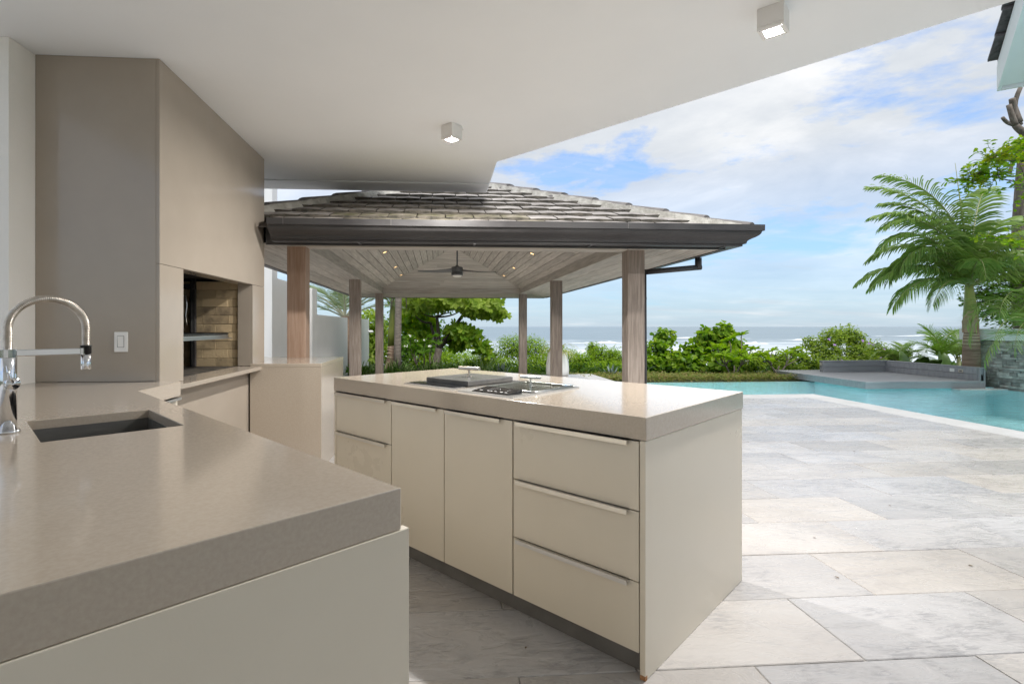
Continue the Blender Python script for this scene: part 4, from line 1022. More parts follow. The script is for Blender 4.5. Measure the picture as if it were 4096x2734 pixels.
def limb(p0, p1, r0, r1, bend=.1, n=6, sides=8, rg=None):
    rg = rg or rng; p0, p1 = Vector(p0), Vector(p1); d = p1 - p0; off = Vector(rg.normal(size=3)) * d.length * bend
    pts = [p0 + d * t + off * math.sin(math.pi * t) for t in [i / n for i in range(n + 1)]]
    return tube_vf(pts, [r0 + (r1 - r0) * i / n for i in range(n + 1)], sides)
def frond_vf(base, az, ln, el0, droop, lw=.03, ll=.45, pairs=44, hang=.35, vee=.35, bare=.12, side_curl=0.0, rr=.014, rg=None):
    """a feather leaf: arching midrib with narrow bent leaflets; returns midrib and blades"""
    rg = rg or rng; n = 26; p = Vector(base); az_ = R(az); el = R(el0); pts = [p.copy()]; tang = []
    for i in range(n):
        e = el - R(droop) * ((i + .5) / n) ** 1.5; a = az_ + R(side_curl) * (i / n) ** 1.3
        d = Vector((math.cos(a) * math.cos(e), math.sin(a) * math.cos(e), math.sin(e))); tang.append(d); p = p + d * (ln / n); pts.append(p.copy())
    tang.append(tang[-1]); rib = tube_vf(pts, [rr * (1 - .88 * i / n) + .0015 for i in range(n + 1)], 6)
    V, F = [], []
    for j in range(pairs):
        t = bare + (1 - bare) * (j + .5) / pairs; q = t * n; i = min(int(q), n - 1); f = q - i; c = pts[i].lerp(pts[i + 1], f); d = tang[i].lerp(tang[i + 1], f).normalized()
        sd_ = d.cross(Vector((0, 0, 1))).normalized() if abs(d.z) < .98 else Vector((1, 0, 0)); up = sd_.cross(d)
        L_ = ll * (math.sin(math.pi * min(1, .12 + .80 * t)) ** .7) * rg.uniform(.85, 1.1)
        fw = .35 + .75 * t
        for sg in (-1, 1):
            v = vee + rg.normal() * .16; d0 = (sd_ * sg * (1 - .25 * t) + d * fw + up * v).normalized()
            w = lw * rg.uniform(.8, 1.15); pp = c.copy(); dd = d0.copy(); o = len(V); m_ = 4; ax = dd.cross(up).normalized()
            for k in range(m_ + 1):
                ww = w * (.55 if k == 0 else (1, .95, .7, 0.05)[k - 1]); wv = (up.cross(dd)).normalized() * ww * .5 if False else d * ww * .5 * .8 + up * ww * .25
                V += [tuple(pp - wv), tuple(pp + wv)]
                dd = (dd + Vector((0, 0, -1)) * hang * (.35 + .5 * k / m_)).normalized(); pp = pp + dd * (L_ / m_)
            for k in range(m_): F.append([o + 2 * k, o + 2 * k + 1, o + 2 * k + 3, o + 2 * k + 2])
    return rib, (V, F)
def frond(parent, base, az, ln, el0, droop, blade='frond_green', rib='rachis', name='frond', **kw):
    (rv, rf_), (bv, bf) = frond_vf(base, az, ln, el0, droop, **kw); V, F = join([(rv, rf_), (bv, bf)])
    return mesh(name, V, F, None, parent, mats=[rib, blade], mi=[0] * len(rf_) + [1] * len(bf))
def zg(p): return ground_h(p.x, p.y) - .04
def plant(name, label, cat_, u, Yc, group=None):
    p = at(u, 1306, Yc); return thing(name, label, cat_, p.x, p.y, zg(p), 0, group), Vector((p.x, p.y, zg(p)))
def stems(parent, base, tops, r0, mat='bark', name='stem', bend=.12):
    for tp_ in tops: mesh(name, *limb(base + Vector(rng.normal(size=3)) * Vector((.06, .06, 0)), tp_, r0, r0 * .35, bend), mat, parent, smooth=True)

# ---- royal palm beside the daybed
pb = Vector((12.10, 11.06, -.10))
t = thing('royal_palm', 'royal palm with ringed trunk, green crownshaft and arching fronds behind the daybed', 'palm tree', *pb)
lathe('trunk', [(.175, -.12), (.168, .2), (.160, .55), (.152, .80), (.142, 1.0), (.130, 1.10)], pb.x, pb.y, 'palm_bark', t)
for z0, r in ((.93, .1475), (.995, .1445), (1.06, .139), (1.12, .131), (.85, .1515)): lathe('leaf_scar', [(r - .004, z0 - .013), (r + .004, z0), (r - .004, z0 + .013)], pb.x, pb.y, 'scar_cream', t, n=20)
tube('crownshaft', [(pb.x, pb.y, 1.08), (pb.x - .01, pb.y, 1.25), (pb.x - .015, pb.y, 1.5), (pb.x - .03, pb.y, 1.8), (pb.x - .05, pb.y, 2.02), (pb.x - .055, pb.y, 2.22)], [.128, .14, .135, .105, .085, .07], 'crownshaft', t, n=18)
V, F = [], []
for i in range(7):
    z0 = 1.10 + i * .085; rr_ = .150 + .035 * math.sin(i / 6 * 3.1) + (.03 if i in (3, 4) else 0)
    for k in range(6): a = R(150 + k * (26 - 3 * i) + i * 9); V.append((pb.x - .012 + rr_ * math.cos(a), pb.y + rr_ * math.sin(a), z0))
for i in range(6):
    for k in range(5): F.append([i * 6 + k, i * 6 + k + 1, (i + 1) * 6 + k + 1, (i + 1) * 6 + k])
mesh('dry_sheath', V, F, 'sheath_brown', t, smooth=True)
cr = Vector((pb.x - .055, pb.y, 2.20))
tube('spear_leaf', [cr, cr + Vector((-.12, .0, 1.2)), cr + Vector((-.34, .0, 2.75))], [.030, .02, .004], 'rachis', t, n=8)
for az, ln, el, dr, hg_, ll in [(178, 2.45, 32, 78, .75, .50), (190, 2.5, 18, 68, .80, .52), (172, 2.35, 54, 112, .70, .52), (186, 2.4, 62, 118, .72, .52), (168, 2.9, 80, 78, .55, .50), (176, 2.8, 74, 88, .60, .52), (155, 2.8, 84, 60, .5, .46), (172, 3.4, 85, 58, .5, .5), (150, 3.3, 82, 50, .5, .5), (30, 3.3, 84, 56, .5, .5), (182, 2.9, 66, 92, .65, .52), (10, 2.9, 68, 95, .65, .52),
                                 (5, 2.6, 56, 105, .70, .5), (-8, 2.5, 34, 85, .75, .5), (14, 2.9, 76, 75, .5, .5), (22, 2.7, 64, 90, .6, .5), (-25, 2.4, 26, 76, .75, .5), (-85, 2.0, 52, 110, .75, .46), (90, 2.3, 55, 95, .6, .48), (-50, 2.3, 66, 105, .7, .48), (-30, 2.6, 48, 100, .7, .5),
                                 (120, 2.5, 66, 90, .6, .48), (230, 2.1, 44, 100, .75, .46), (45, 2.6, 48, 85, .6, .5), (205, 2.2, 8, 50, .8, .46), (140, 2.3, 40, 80, .7, .5)]:
    frond(t, cr + Vector((random.uniform(-.03, .03), random.uniform(-.03, .03), random.uniform(-.1, .06))), az, ln, el, dr + (22 if el > 45 else 8), lw=.042, ll=ll * 1.15, pairs=70, hang=hg_ * 1.15, vee=.5, bare=.10, side_curl=random.uniform(-10, 10), rr=.022)

# ---- feathery areca palms
def areca(u, Yc, n, ln, label, top=.35, blade='frond_green', azs=None, ll=.34, pos=None, vee=.3):
    t, p = plant('areca_palm', label, 'palm', u, Yc, 'feathery garden palms') if pos is None else (thing('areca_palm', label, 'palm', *pos, 0, 'feathery garden palms'), Vector(pos))
    for k in range(n):
        az, el, l_, dr = azs[k] if azs else (360 * k / n + random.uniform(-15, 15), random.uniform(45, 78), ln * random.uniform(.8, 1.1), random.uniform(60, 110))
        frond(t, p + Vector((random.uniform(-.06, .06), random.uniform(-.06, .06), top * random.uniform(.8, 1.2))), az, l_, el, dr, blade=blade, lw=.022, ll=ll, pairs=42, hang=.12, vee=vee, rr=.010)
    tube('stem', [p + Vector((0, 0, -.2)), p + Vector((0, 0, top * 1.15))], [.06, .045], 'rachis', t, n=10)
    return t
areca(3765, 14.6, 7, 1.2, 'pale green areca palm rising behind banana leaves', .55, 'frond_fresh', [(176, 84, 1.15, 60), (8, 80, 1.35, 125), (200, 62, .95, 110), (30, 60, .9, 100), (165, 55, 1.15, 125), (80, 75, 1.1, 90), (-70, 70, .8, 90)])
areca(3835, 15.2, 7, 1.05, 'dark areca palm beside the royal palm trunk', .5, 'frond_green')
areca(3600, 14.9, 6, .95, 'drooping areca palm behind the far corner of the daybed', .4, 'frond_green', [(175, 60, 1.0, 120), (10, 62, 1.05, 125), (150, 70, .95, 110), (40, 70, .9, 100), (190, 48, .9, 110), (-20, 50, .9, 110)])
areca(0, 0, 11, 1.7, 'large areca palm hanging over the slate wall', .85, 'frond_green', [(178, 64, 2.3, 150), (192, 50, 2.2, 142), (204, 42, 2.0, 128), (165, 58, 1.9, 140), (215, 52, 2.0, 128), (184, 32, 1.9, 118), (150, 72, 1.5, 110), (20, 60, 1.5, 110), (230, 60, 1.8, 118), (198, 68, 2.4, 152), (174, 46, 2.1, 140)], ll=.46, pos=(12.70, 10.10, .15))

# ---- banana clump behind the daybed
def banana_leaf(parent, base, az, ln, el0, droop, wid, name='banana_leaf'):
    n = 12; p = Vector(base); a = R(az); V, F = [], []; e = R(el0)
    for i in range(n + 1):
        s = i / n; ee = e - R(droop) * s ** 1.6; d = Vector((math.cos(a) * math.cos(ee), math.sin(a) * math.cos(ee), math.sin(ee))); sd_ = Vector((-math.sin(a), math.cos(a), 0)); up = d.cross(sd_) * -1
        w = wid * (math.sin(math.pi * min(1, .06 + .93 * s)) ** .55) * (1 if i else .1) + .006
        tear = random.uniform(-.03, .03)
        V += [tuple(p - sd_ * w - Vector((0, 0, w * .28 + tear))), tuple(p - sd_ * w * .5 + Vector((0, 0, w * .10))), tuple(p), tuple(p + sd_ * w * .5 + Vector((0, 0, w * .10))), tuple(p + sd_ * w - Vector((0, 0, w * .28 - tear)))]
        p = p + d * (ln / n)
    for i in range(n):
        for k in range(4): F.append([i * 5 + k, i * 5 + k + 1, (i + 1) * 5 + k + 1, (i + 1) * 5 + k])
    return mesh(name, V, F, 'banana_leaf', parent, smooth=True)
t, p = plant('banana_plant', 'banana plant with broad torn leaves along the daybed back', 'banana plant', 3690, 14.2)
for du, dz, az, ln, el, dr, w in [(-.45, .05, 100, .62, 84, 30, .17), (-.15, .05, 250, .62, 70, 60, .19), (.12, .1, 260, .60, 62, 80, .20), (.55, .05, 88, .58, 86, 8, .06), (.70, .05, 60, .55, 80, 25, .12), (-.75, .0, 170, .75, 35, 40, .13), (.85, -.05, 300, .6, 40, 70, .20), (1.05, -.08, 330, .7, 25, 40, .17), (.3, .0, 200, .55, 40, 60, .17)]:
    banana_leaf(t, p + Vector((du, 0, .12 + dz)), az, ln, el, dr, w)
tube('stem', [p + Vector((0, 0, -.2)), p + Vector((.02, 0, .25))], [.09, .07], 'crownshaft', t)

# ---- shrubs along the garden edge
def shrub(name, label, cat_, u, Yc, lobes_px, n, ln, wd, mat, shape='rhomb', shell=.5, upb=.5, stem_r=.02, group='shrubs along the garden edge', mode='cloud', k=6):
    """lobes_px: sight-line centre (u, v), half sizes in metres, and depth offset"""
    t, p = plant(name, label, cat_, u, Yc, group); lobes = []
    for lu, lv, rx, rz_, dy in lobes_px: c = at(lu, lv, Yc + dy); lobes.append((c, (rx, rx * .8, rz_)))
    if mode == 'cloud': V, F = cloud(lobes, n, ln, wd, shape, shell, upb)
    else:
        cs, ax = [], []
        for c, r in lobes:
            m_ = max(4, int(n * r[0] * r[2] / sum(q[1][0] * q[1][2] for q in lobes))); d = nrmz(rng.normal(size=(m_, 3))); cs.append(np.array(c) + d * np.array(r) * (shell + (1 - shell) * rng.random((m_, 1)) ** .5)); ax.append(d * .8 + UPV * .6)
        V, F = rosettes(np.concatenate(cs), np.concatenate(ax), k, ln, wd, 1.0, shape=shape)
    mesh('foliage', V, F, mat, t)
    mesh('gap_shade_foliage', *cloud([(c, tuple(q * .72 for q in r)) for c, r in lobes], max(250, n // 4), ln * 1.1, wd * 1.2, shape, .1, .4), 'leaf_dark', t)  # darker leaves inside put the shade of the gaps into the colour
    stems(t, p, [c - Vector((0, 0, r[2] * .3)) for c, r in lobes], stem_r)
    return t
shrub('sea_mangrove', 'big bright fine-leaved bush behind the far pavilion posts', 'bush', 2080, 18, [(1960, 1440, .55, .42, 0), (2050, 1395, .60, .50, .3), (2130, 1400, .55, .5, 0), (2220, 1425, .5, .42, .4), (1900, 1470, .55, .35, .2), (2150, 1460, .7, .35, -.6), (2010, 1470, .6, .35, -.6), (2290, 1440, .4, .4, .6)], 15000, .085, .030, 'leaf_fine', shell=.45)
shrub('sea_mangrove', 'bright feathery bush seen just left of the big post', 'bush', 2390, 17, [(2330, 1450, .38, .32, 0), (2400, 1430, .42, .40, .2), (2460, 1440, .35, .42, 0), (2370, 1400, .20, .28, .4), (2430, 1475, .6, .25, -.5)], 6500, .11, .030, 'leaf_fine', shell=.4)
shrub('hibiscus_shrub', 'upright leafy shrub to the right of the downpipe', 'shrub', 2640, 15.6, [(2660, 1350, .34, .30, .4), (2625, 1400, .34, .35, 0), (2680, 1440, .40, .32, -.2), (2610, 1465, .35, .3, -.4), (2740, 1470, .4, .25, -.3)], 1300, .15, .10, 'leaf_grape', 'broad', shell=.45)
shrub('sea_grape_shrub', 'tall round-leaved shrub rising against the sea', 'shrub', 2860, 15.4, [(2895, 1330, .30, .30, 0), (2830, 1350, .36, .30, .1), (2780, 1410, .42, .34, 0), (2880, 1410, .5, .4, 0), (2940, 1400, .35, .35, .2), (2760, 1460, .4, .3, -.4), (2900, 1465, .5, .3, -.4), (2700, 1455, .3, .28, -.2)], 1700, .18, .15, 'leaf_grape', 'broad', shell=.4)
shrub('scrub_bush', 'low loose scrub with yellow-green leaves before the breakers', 'shrub', 3110, 15.2, [(3050, 1430, .28, .22, 0), (3120, 1440, .34, .24, 0), (3190, 1425, .30, .26, .2), (3010, 1455, .34, .22, -.2), (3150, 1470, .5, .2, -.3), (3240, 1450, .3, .25, 0)], 1700, .13, .05, 'leaf_lime', 'broad', shell=.3)
shrub('flowering_shrub', 'large bushy shrub with small violet flowers left of the daybed back', 'shrub', 3380, 16, [(3330, 1350, .42, .30, 0), (3390, 1340, .36, .32, .2), (3300, 1400, .50, .36, 0), (3430, 1370, .30, .34, .1), (3420, 1420, .5, .36, -.1), (3500, 1400, .36, .32, .1), (3330, 1455, .6, .28, -.4), (3470, 1455, .6, .28, -.4), (3240, 1370, .22, .22, .2), (3560, 1430, .3, .25, 0)], 8000, .095, .045, 'leaf_lime', shell=.4)
t = [o for o in COL.objects if o.name == 'flowering_shrub'][0]
fp_ = np.array([list(at(random.uniform(3300, 3540), random.uniform(1350, 1450), 15.4)) for _ in range(9)])
for q in fp_: mesh('flower', *rosettes(q[None], np.array([(0, -.8, .6)]), 5, .05, .045), 'petal_violet', t)
shrub('scrub_bush', 'yellow-green bush between the violet-flowered shrub and the banana leaves', 'shrub', 3570, 15.6, [(3540, 1420, .22, .2, 0), (3590, 1435, .28, .22, 0), (3620, 1420, .16, .2, .2)], 900, .11, .05, 'leaf_lime', shell=.3)

def frangipani(u, Yc, heads, label, k=9, flowers=0, ln=.24):
    t, p = plant('frangipani', label, 'shrub', u, Yc, 'frangipani bushes')
    forks = [p + Vector((dx, 0, .35)) for dx in (-.18, .05, .22)]
    for f in forks: mesh('branch', *limb(p, f, .028, .02, .08), 'bark', t, smooth=True)
    cs = []
    for i, (hu, hv, dy) in enumerate(heads):
        c = at(hu, hv, Yc + dy); f = min(forks, key=lambda q: (q - c).length); mesh('branch', *limb(f, c, .017, .010, .10), 'bark', t, smooth=True); cs.append(list(c))
    cs = np.array(cs); mesh('foliage', *rosettes(np.repeat(cs, 2, 0) + rng.normal(size=(len(cs) * 2, 3)) * .02, np.tile((0, 0, 1.0), (len(cs) * 2, 1)) + rng.normal(size=(len(cs) * 2, 3)) * .25, k, ln, .065), 'leaf_mid' if flowers else 'leaf_fine', t)
    for q in cs[:flowers]: mesh('flower', *rosettes((q + np.array([0, -.05, .08]))[None], np.array([(0, -.5, .8)]), 5, .07, .06), 'petal_white', t)
frangipani(2930, 14.3, [(2965, 1338, .2), (2915, 1362, 0), (2870, 1385, -.1), (3005, 1395, .1), (2955, 1410, 0), (2900, 1415, -.2), (2860, 1430, 0), (2990, 1435, -.2), (2930, 1440, -.3), (3020, 1425, .2)], 'bare-stemmed frangipani with leaf tufts in front of the sea', 11)
frangipani(3110, 14.2, [(3050, 1420, 0), (3090, 1405, .1), (3140, 1415, 0), (3180, 1400, .2), (3070, 1440, -.1), (3200, 1430, 0)], 'low spreading frangipani with forked stems by the daybed corner', 8)
frangipani(1690, 15.6, [(1640, 1355, 0), (1665, 1375, .1), (1720, 1395, 0), (1700, 1370, .2), (1625, 1395, -.1), (1745, 1370, .1), (1690, 1410, -.2), (1660, 1400, 0), (1735, 1345, .2)], 'white-flowered frangipani under the almond tree', 8, 5)

# ---- low ground cover behind the pool
n = 16000; xsr = rng.uniform(3.6, 10.0, n); ysr = rng.uniform(12.5, 14.3, n)
zs = np.array([ground_h(a, b) for a, b in zip(xsr, ysr)]) + .0 + .12 * rng.random(n) + .03 * np.sin(xsr * 5) * np.cos(ysr * 6)
V, F = leaves_vf(np.stack([xsr, ysr, zs], 1), UPV + rng.normal(size=(n, 3)) * .5, rng.normal(size=(n, 3)), rng.uniform(.05, .09, n), rng.uniform(.03, .05, n))
tag(mesh('ground_cover', V, F, 'leaf_hedge'), 'low clipped green ground cover along the far pool edge', 'ground cover', kind='stuff')
n = 26000; xsr = rng.uniform(-14, 24, n); ysr = rng.uniform(13.4, 30, n); keep = (xsr < 3.4) | (ysr > 14.2); xsr, ysr = xsr[keep], ysr[keep]; n = len(xsr)
zs = np.array([ground_h(a, b) for a, b in zip(xsr, ysr)]) + .02 + .22 * rng.random(n)
V, F = leaves_vf(np.stack([xsr, ysr, zs], 1), UPV + rng.normal(size=(n, 3)) * .6, rng.normal(size=(n, 3)) + UPV * .5, rng.uniform(.12, .3, n), rng.uniform(.05, .09, n))
tag(mesh('undergrowth', V, F, 'leaf_dark'), 'dark leafy undergrowth across the sloping garden', 'undergrowth', kind='stuff')

# ---- strap-leaved lilies and agaves at the back of the pavilion
def strap_clump(u, Yc, label, n=24, ln=.55, mat='strap_leaf'):
    t, p = plant('spider_lily', label, 'lily', u, Yc, 'strap-leaved lilies behind the pavilion'); parts_ = []
    for k in range(n):
        az = random.uniform(0, 360); el = random.uniform(48, 88); L_ = ln * random.uniform(.7, 1.2); dr = random.uniform(40, 120); q = p + Vector((random.uniform(-.1, .1), random.uniform(-.1, .1), 0)); V, F = [], []
        for i in range(7):
            s = i / 6; e = R(el - dr * s ** 1.8); d = Vector((math.cos(R(az)) * math.cos(e), math.sin(R(az)) * math.cos(e), math.sin(e))); sd_ = Vector((-math.sin(R(az)), math.cos(R(az)), 0)); w = .022 * (1 - s ** 2) + .002
            V += [tuple(q - sd_ * w), tuple(q + sd_ * w)]; q = q + d * (L_ / 6)
        parts_.append((V, [[2 * i, 2 * i + 1, 2 * i + 3, 2 * i + 2] for i in range(6)]))
    V, F = join(parts_); mesh('leaves', V, F, mat, t)
for i, u in enumerate(list(range(1450, 2000, 36))):
    strap_clump(u + random.randint(-8, 8), 14.1 + .5 * (i % 3), 'strap-leaved lily in the low row along the back of the pavilion', n=24, ln=random.uniform(.5, .72))
def agave(u, Yc, label, s=1.0):
    t, p = plant('agave', label, 'agave', u, Yc, 'agaves at the garden edge')
    for k in range(15):
        az = k * 137.5; el = R(80 - k * 3.6); L_ = .46 * s * (1 - .012 * k); d = Vector((math.cos(R(az)) * math.cos(el), math.sin(R(az)) * math.cos(el), math.sin(el))); sd_ = Vector((-math.sin(R(az)), math.cos(R(az)), 0)); up = sd_.cross(d); V = []
        for f_, w in ((0, .03), (.25, .045), (.6, .036), (.88, .014), (1, .001)):
            c = p + d * (L_ * f_) + Vector((0, 0, .04)); V += [tuple(c - sd_ * w * s + up * w * .35 * s), tuple(c), tuple(c + sd_ * w * s + up * w * .35 * s)]
        mesh('agave_blade', V, [[3 * i + a, 3 * i + a + 1, 3 * i + a + 4, 3 * i + a + 3] for i in range(4) for a in (0, 1)], 'agave_leaf', t)
agave(2005, 14.0, 'blue-grey agave behind the island, left of the far post', 1.05)
agave(2445, 14.4, 'small blue-grey agave beside the pavilion floor, near the big post', .85)

# ---- white planter with spider plant
pp = Vector((3.02, 13.10, 0))
t = thing('flower_pot', 'large white tapered pot on the pavilion floor behind a post', 'planter', *pp)
V, F = lathe_vf([(.255, 0), (.285, .03), (.292, .14), (.285, .28), (.262, .45), (.240, .585), (.222, .592), (.222, .54), (.20, .53)], pp.x, pp.y, 36); mesh('pot', V, F, 'planter_white', t, smooth=True)
lathe('soil', [(.221, .51), (.221, .538)], pp.x, pp.y, 'soil', t)
t = thing('spider_plant', 'straggly variegated spider plant spilling from the white pot', 'pot plant', pp.x, pp.y, .54); parts_ = []
for k in range(46):
    az = random.uniform(0, 360); el = random.uniform(30, 80); L_ = random.uniform(.4, .85); dr = random.uniform(110, 175); q = pp + Vector((random.uniform(-.08, .08), random.uniform(-.08, .08), .54)); V = []
    for i in range(8):
        s = i / 7; e = R(el - dr * s ** 1.2); d = Vector((math.cos(R(az)) * math.cos(e), math.sin(R(az)) * math.cos(e), math.sin(e))); sd_ = Vector((-math.sin(R(az)), math.cos(R(az)), 0)); w = .019 * (1 - s ** 2) + .003
        V += [tuple(q - sd_ * w), tuple(q + sd_ * w)]; q = q + d * (L_ / 7)
    parts_.append((V, [[2 * i, 2 * i + 1, 2 * i + 3, 2 * i + 2] for i in range(7)]))
V, F = join(parts_); mesh('leaves', V, F, 'spider_leaf', t)

# ---- almond tree with tiered crown
Yt = 17.0
p = at(1748, 1306, Yt); p.z = zg(p)
t = thing('almond_tree', 'tropical almond tree with layered bright green crown behind the pavilion', 'tree', *p)
fork = at(1757, 1392, Yt); mesh('trunk', *tube_vf([p, at(1745, 1450, Yt), fork], [.14, .12, .115], 12), 'bark', t, smooth=True)
ends = [(1748, 1268, 0, .075), (1722, 1290, .2, .06), (1800, 1330, -.2, .045), (1840, 1345, .1, .04), (1690, 1345, .1, .04), (1850, 1262, .6, .09)]
for eu, ev, dy, r in ends: mesh('limb', *limb(fork, at(eu, ev, Yt + dy), r, r * .6, .06), 'bark_dark', t, smooth=True)
for (au, av), (bu, bv) in [((1748, 1268), (1690, 1255)), ((1748, 1268), (1800, 1250)), ((1722, 1290), (1660, 1262)), ((1748, 1268), (1745, 1215)), ((1850, 1262), (1930, 1240)), ((1850, 1262), (1900, 1215)), ((1800, 1330), (1880, 1350)), ((1840, 1345), (1920, 1390)), ((1748, 1268), (1840, 1245))]:
    mesh('limb', *limb(at(au, av, Yt), at(bu, bv, Yt), .035, .015, .08), 'bark_dark', t, smooth=True)
def tier(lobes, n, k=7, ln=.235, wd=.12, mat='leaf_lime', flat=.45):
    cs, ax = [], []
    tot = sum(r[0] * r[1] for _, r in lobes)
    for c, r in lobes:
        m_ = int(n * r[0] * r[1] / tot); d = nrmz(rng.normal(size=(m_, 3))); cs.append(np.array(c) + d * np.array(r) * rng.random((m_, 1)) ** .4); ax.append(d * .6 + UPV * flat + rng.normal(size=d.shape) * .55 + np.array([0, -.35, 0]))
    mesh('foliage', *rosettes(np.concatenate(cs), np.concatenate(ax), k, ln, wd), mat, t)
L_ = lambda u, v, rx, ry, rz_, dy=0: (at(u, v, Yt + dy), (rx, ry, rz_))
tier([L_(1700, 1215, .8, 1.0, .28), L_(1800, 1205, .9, 1.1, .28), L_(1900, 1215, .75, 1.0, .26), L_(1975, 1212, .42, .6, .18), L_(1640, 1220, .6, .9, .28, .4), L_(1900, 1170, .8, 1.0, .3, .5), L_(1750, 1160, 1.0, 1.0, .3, .5)], 330)
tier([L_(1960, 1250, .38, .45, .16), L_(2005, 1262, .22, .3, .12), L_(1900, 1245, .4, .5, .13)], 75)
tier([L_(1830, 1320, .45, .6, .22, .1), L_(1880, 1350, .42, .55, .18), L_(1925, 1385, .28, .4, .15), L_(1840, 1370, .4, .5, .18, .3), L_(1945, 1410, .16, .25, .1)], 125, mat='leaf_grape')
tier([L_(1680, 1300, .55, .8, .3, 1.2), L_(1640, 1280, .5, .8, .25, 1.2), L_(1690, 1345, .35, .5, .15, .3)], 90, mat='leaf_grape')

# ---- trees behind, left
def bg_tree(u, Yc, label, lobes_px, n, ln, wd, mat, shape='rhomb', trunk_r=.12):
    p = at(u, 1306, Yc); p.z = zg(p); t = thing('garden_tree', label, 'tree', *p, 0, 'trees behind the pavilion'); lobes = [(at(a, b, Yc + dy), (rx, rx, rz_)) for a, b, rx, rz_, dy in lobes_px]
    top = lobes[0][0]; mesh('trunk', *limb(p, top, trunk_r, trunk_r * .4, .05), 'bark_dark', t, smooth=True)
    for c, r in lobes[1:]: mesh('limb', *limb(p.lerp(top, .45), c, trunk_r * .5, trunk_r * .15, .1), 'bark_dark', t, smooth=True)
    mesh('crown', *cloud(lobes, n, ln, wd, shape, .3, .55), mat, t)
bg_tree(1640, 22, 'dark dense tree behind the palm trunks', [(1640, 1240, 1.0, .8, 0), (1600, 1330, 1.0, .8, .2), (1690, 1320, .9, .8, 0), (1660, 1400, 1.2, .8, -.3), (1740, 1400, .8, .7, 0), (1580, 1420, .9, .6, 0), (1700, 1180, 1.4, .9, .5)], 9000, .17, .085, 'leaf_mid', 'broad')
bg_tree(1470, 20, 'light green leafy tree at the end of the white boundary wall', [(1480, 1290, .55, .55, 0), (1450, 1360, .6, .6, 0), (1490, 1400, .6, .6, 0), (1450, 1440, .7, .5, -.3), (1510, 1340, .5, .5, .3), (1400, 1330, .7, .6, .5)], 4200, .15, .09, 'leaf_lime', 'broad')
bg_tree(1830, 21, 'round green bush below the almond crown', [(1830, 1440, .8, .55, 0), (1900, 1460, .7, .45, 0), (1770, 1450, .7, .5, 0), (1960, 1480, .6, .35, 0), (1700, 1460, .7, .5, 0)], 8000, .10, .045, 'leaf_fine')
# ---- palm trunks behind the pavilion
def tall_palm(u, Yc, ztop, label, mats, rb, rt, fr, blade='frond_grey', seed=0):
    p = at(u, 1306, Yc); p.z = zg(p); t = thing('garden_palm', label, 'palm tree', *p, 0, 'palms behind the pavilion')
    return t, p
t, p = tall_palm(1562, 15.9, 4, 'palm with green crownshaft and brown swollen foot', 0, 0, 0, 0)
mesh('trunk', *tube_vf([p, p + Vector((.0, 0, .25)), p + Vector((.06, 0, .65)), at(1566, 1383, 15.9)], [.20, .185, .15, .118], 16), 'palm_bark', t, smooth=True)
for v_ in (1388, 1398, 1412, 1428): c = at(1565, v_, 15.9); lathe('leaf_scar', [(.118 + (v_ - 1385) * .0009, c.z - .012), (.126 + (v_ - 1385) * .0009, c.z), (.118 + (v_ - 1385) * .0009, c.z + .012)], c.x, c.y, 'scar_cream', t, n=16)
mesh('crownshaft', *tube_vf([at(1566, 1384, 15.9), at(1567, 1330, 15.9), at(1569, 1270, 15.9), at(1570, 1215, 15.9)], [.112, .112, .092, .06], 16), 'crownshaft', t, smooth=True)
cr = at(1570, 1222, 15.9)
for az, el in ((170, 66), (20, 60), (100, 70), (-70, 62), (210, 48), (-20, 76), (140, 40), (60, 50)): frond(t, cr, az, random.uniform(1.7, 2.2), el, 85, lw=.026, ll=.42, pairs=40, hang=.3)
t, p = tall_palm(1592, 15.5, 6, 'tall palm with plain grey-brown trunk', 0, 0, 0, 0)
mesh('trunk', *tube_vf([p, at(1590, 1400, 15.5), at(1593, 1250, 15.5), at(1596, 1000, 15.5)], [.125, .108, .100, .09], 16), 'palm_bark_grey', t, smooth=True)
cr = at(1596, 985, 15.5)
for k in range(13): frond(t, cr, k * 137.5 % 360, random.uniform(1.9, 2.4), random.uniform(10, 75), 85, lw=.028, ll=.45, pairs=42, hang=.38)
for sx in (-1, 1):      # dry flower strands hanging beside the trunk
    a = at(1596 + sx * 22, 1160, 15.4); mesh('dry_strand', *tube_vf([a + Vector((0, 0, .35)), a + Vector((sx * .03, 0, .1)), a + Vector((sx * .06, 0, -.55))], [.02, .035, .008], 6), 'bark_dark', t)
# silvery palm behind the low wall
p = at(1382, 1306, 15.5); p.z = zg(p); t = thing('garden_palm', 'silvery palm fanning its pale-ribbed fronds above the low white wall', 'palm tree', *p, 0, 'palms behind the pavilion')
mesh('trunk', *tube_vf([p, at(1382, 1265, 15.5)], [.16, .12], 12), 'palm_bark', t, smooth=True)
cr = at(1382, 1272, 15.5)
for az, ln, el, dr in [(180, 1.6, 42, 50), (178, 1.5, 62, 55), (170, 1.9, 28, 45), (95, 1.6, 70, 60), (175, 2.0, 78, 60), (5, 1.6, 45, 50), (0, 1.8, 62, 55), (10, 1.7, 30, 45), (-85, 1.2, 60, 60), (150, 1.9, 52, 50), (30, 2.0, 50, 60), (200, 1.7, 50, 60), (90, 2.2, 84, 40)]:
    frond(t, cr, az, ln, el, dr, blade='frond_grey', rib='rachis_pale', lw=.024, ll=.55, pairs=44, hang=.16, vee=.3, rr=.028, bare=.2)

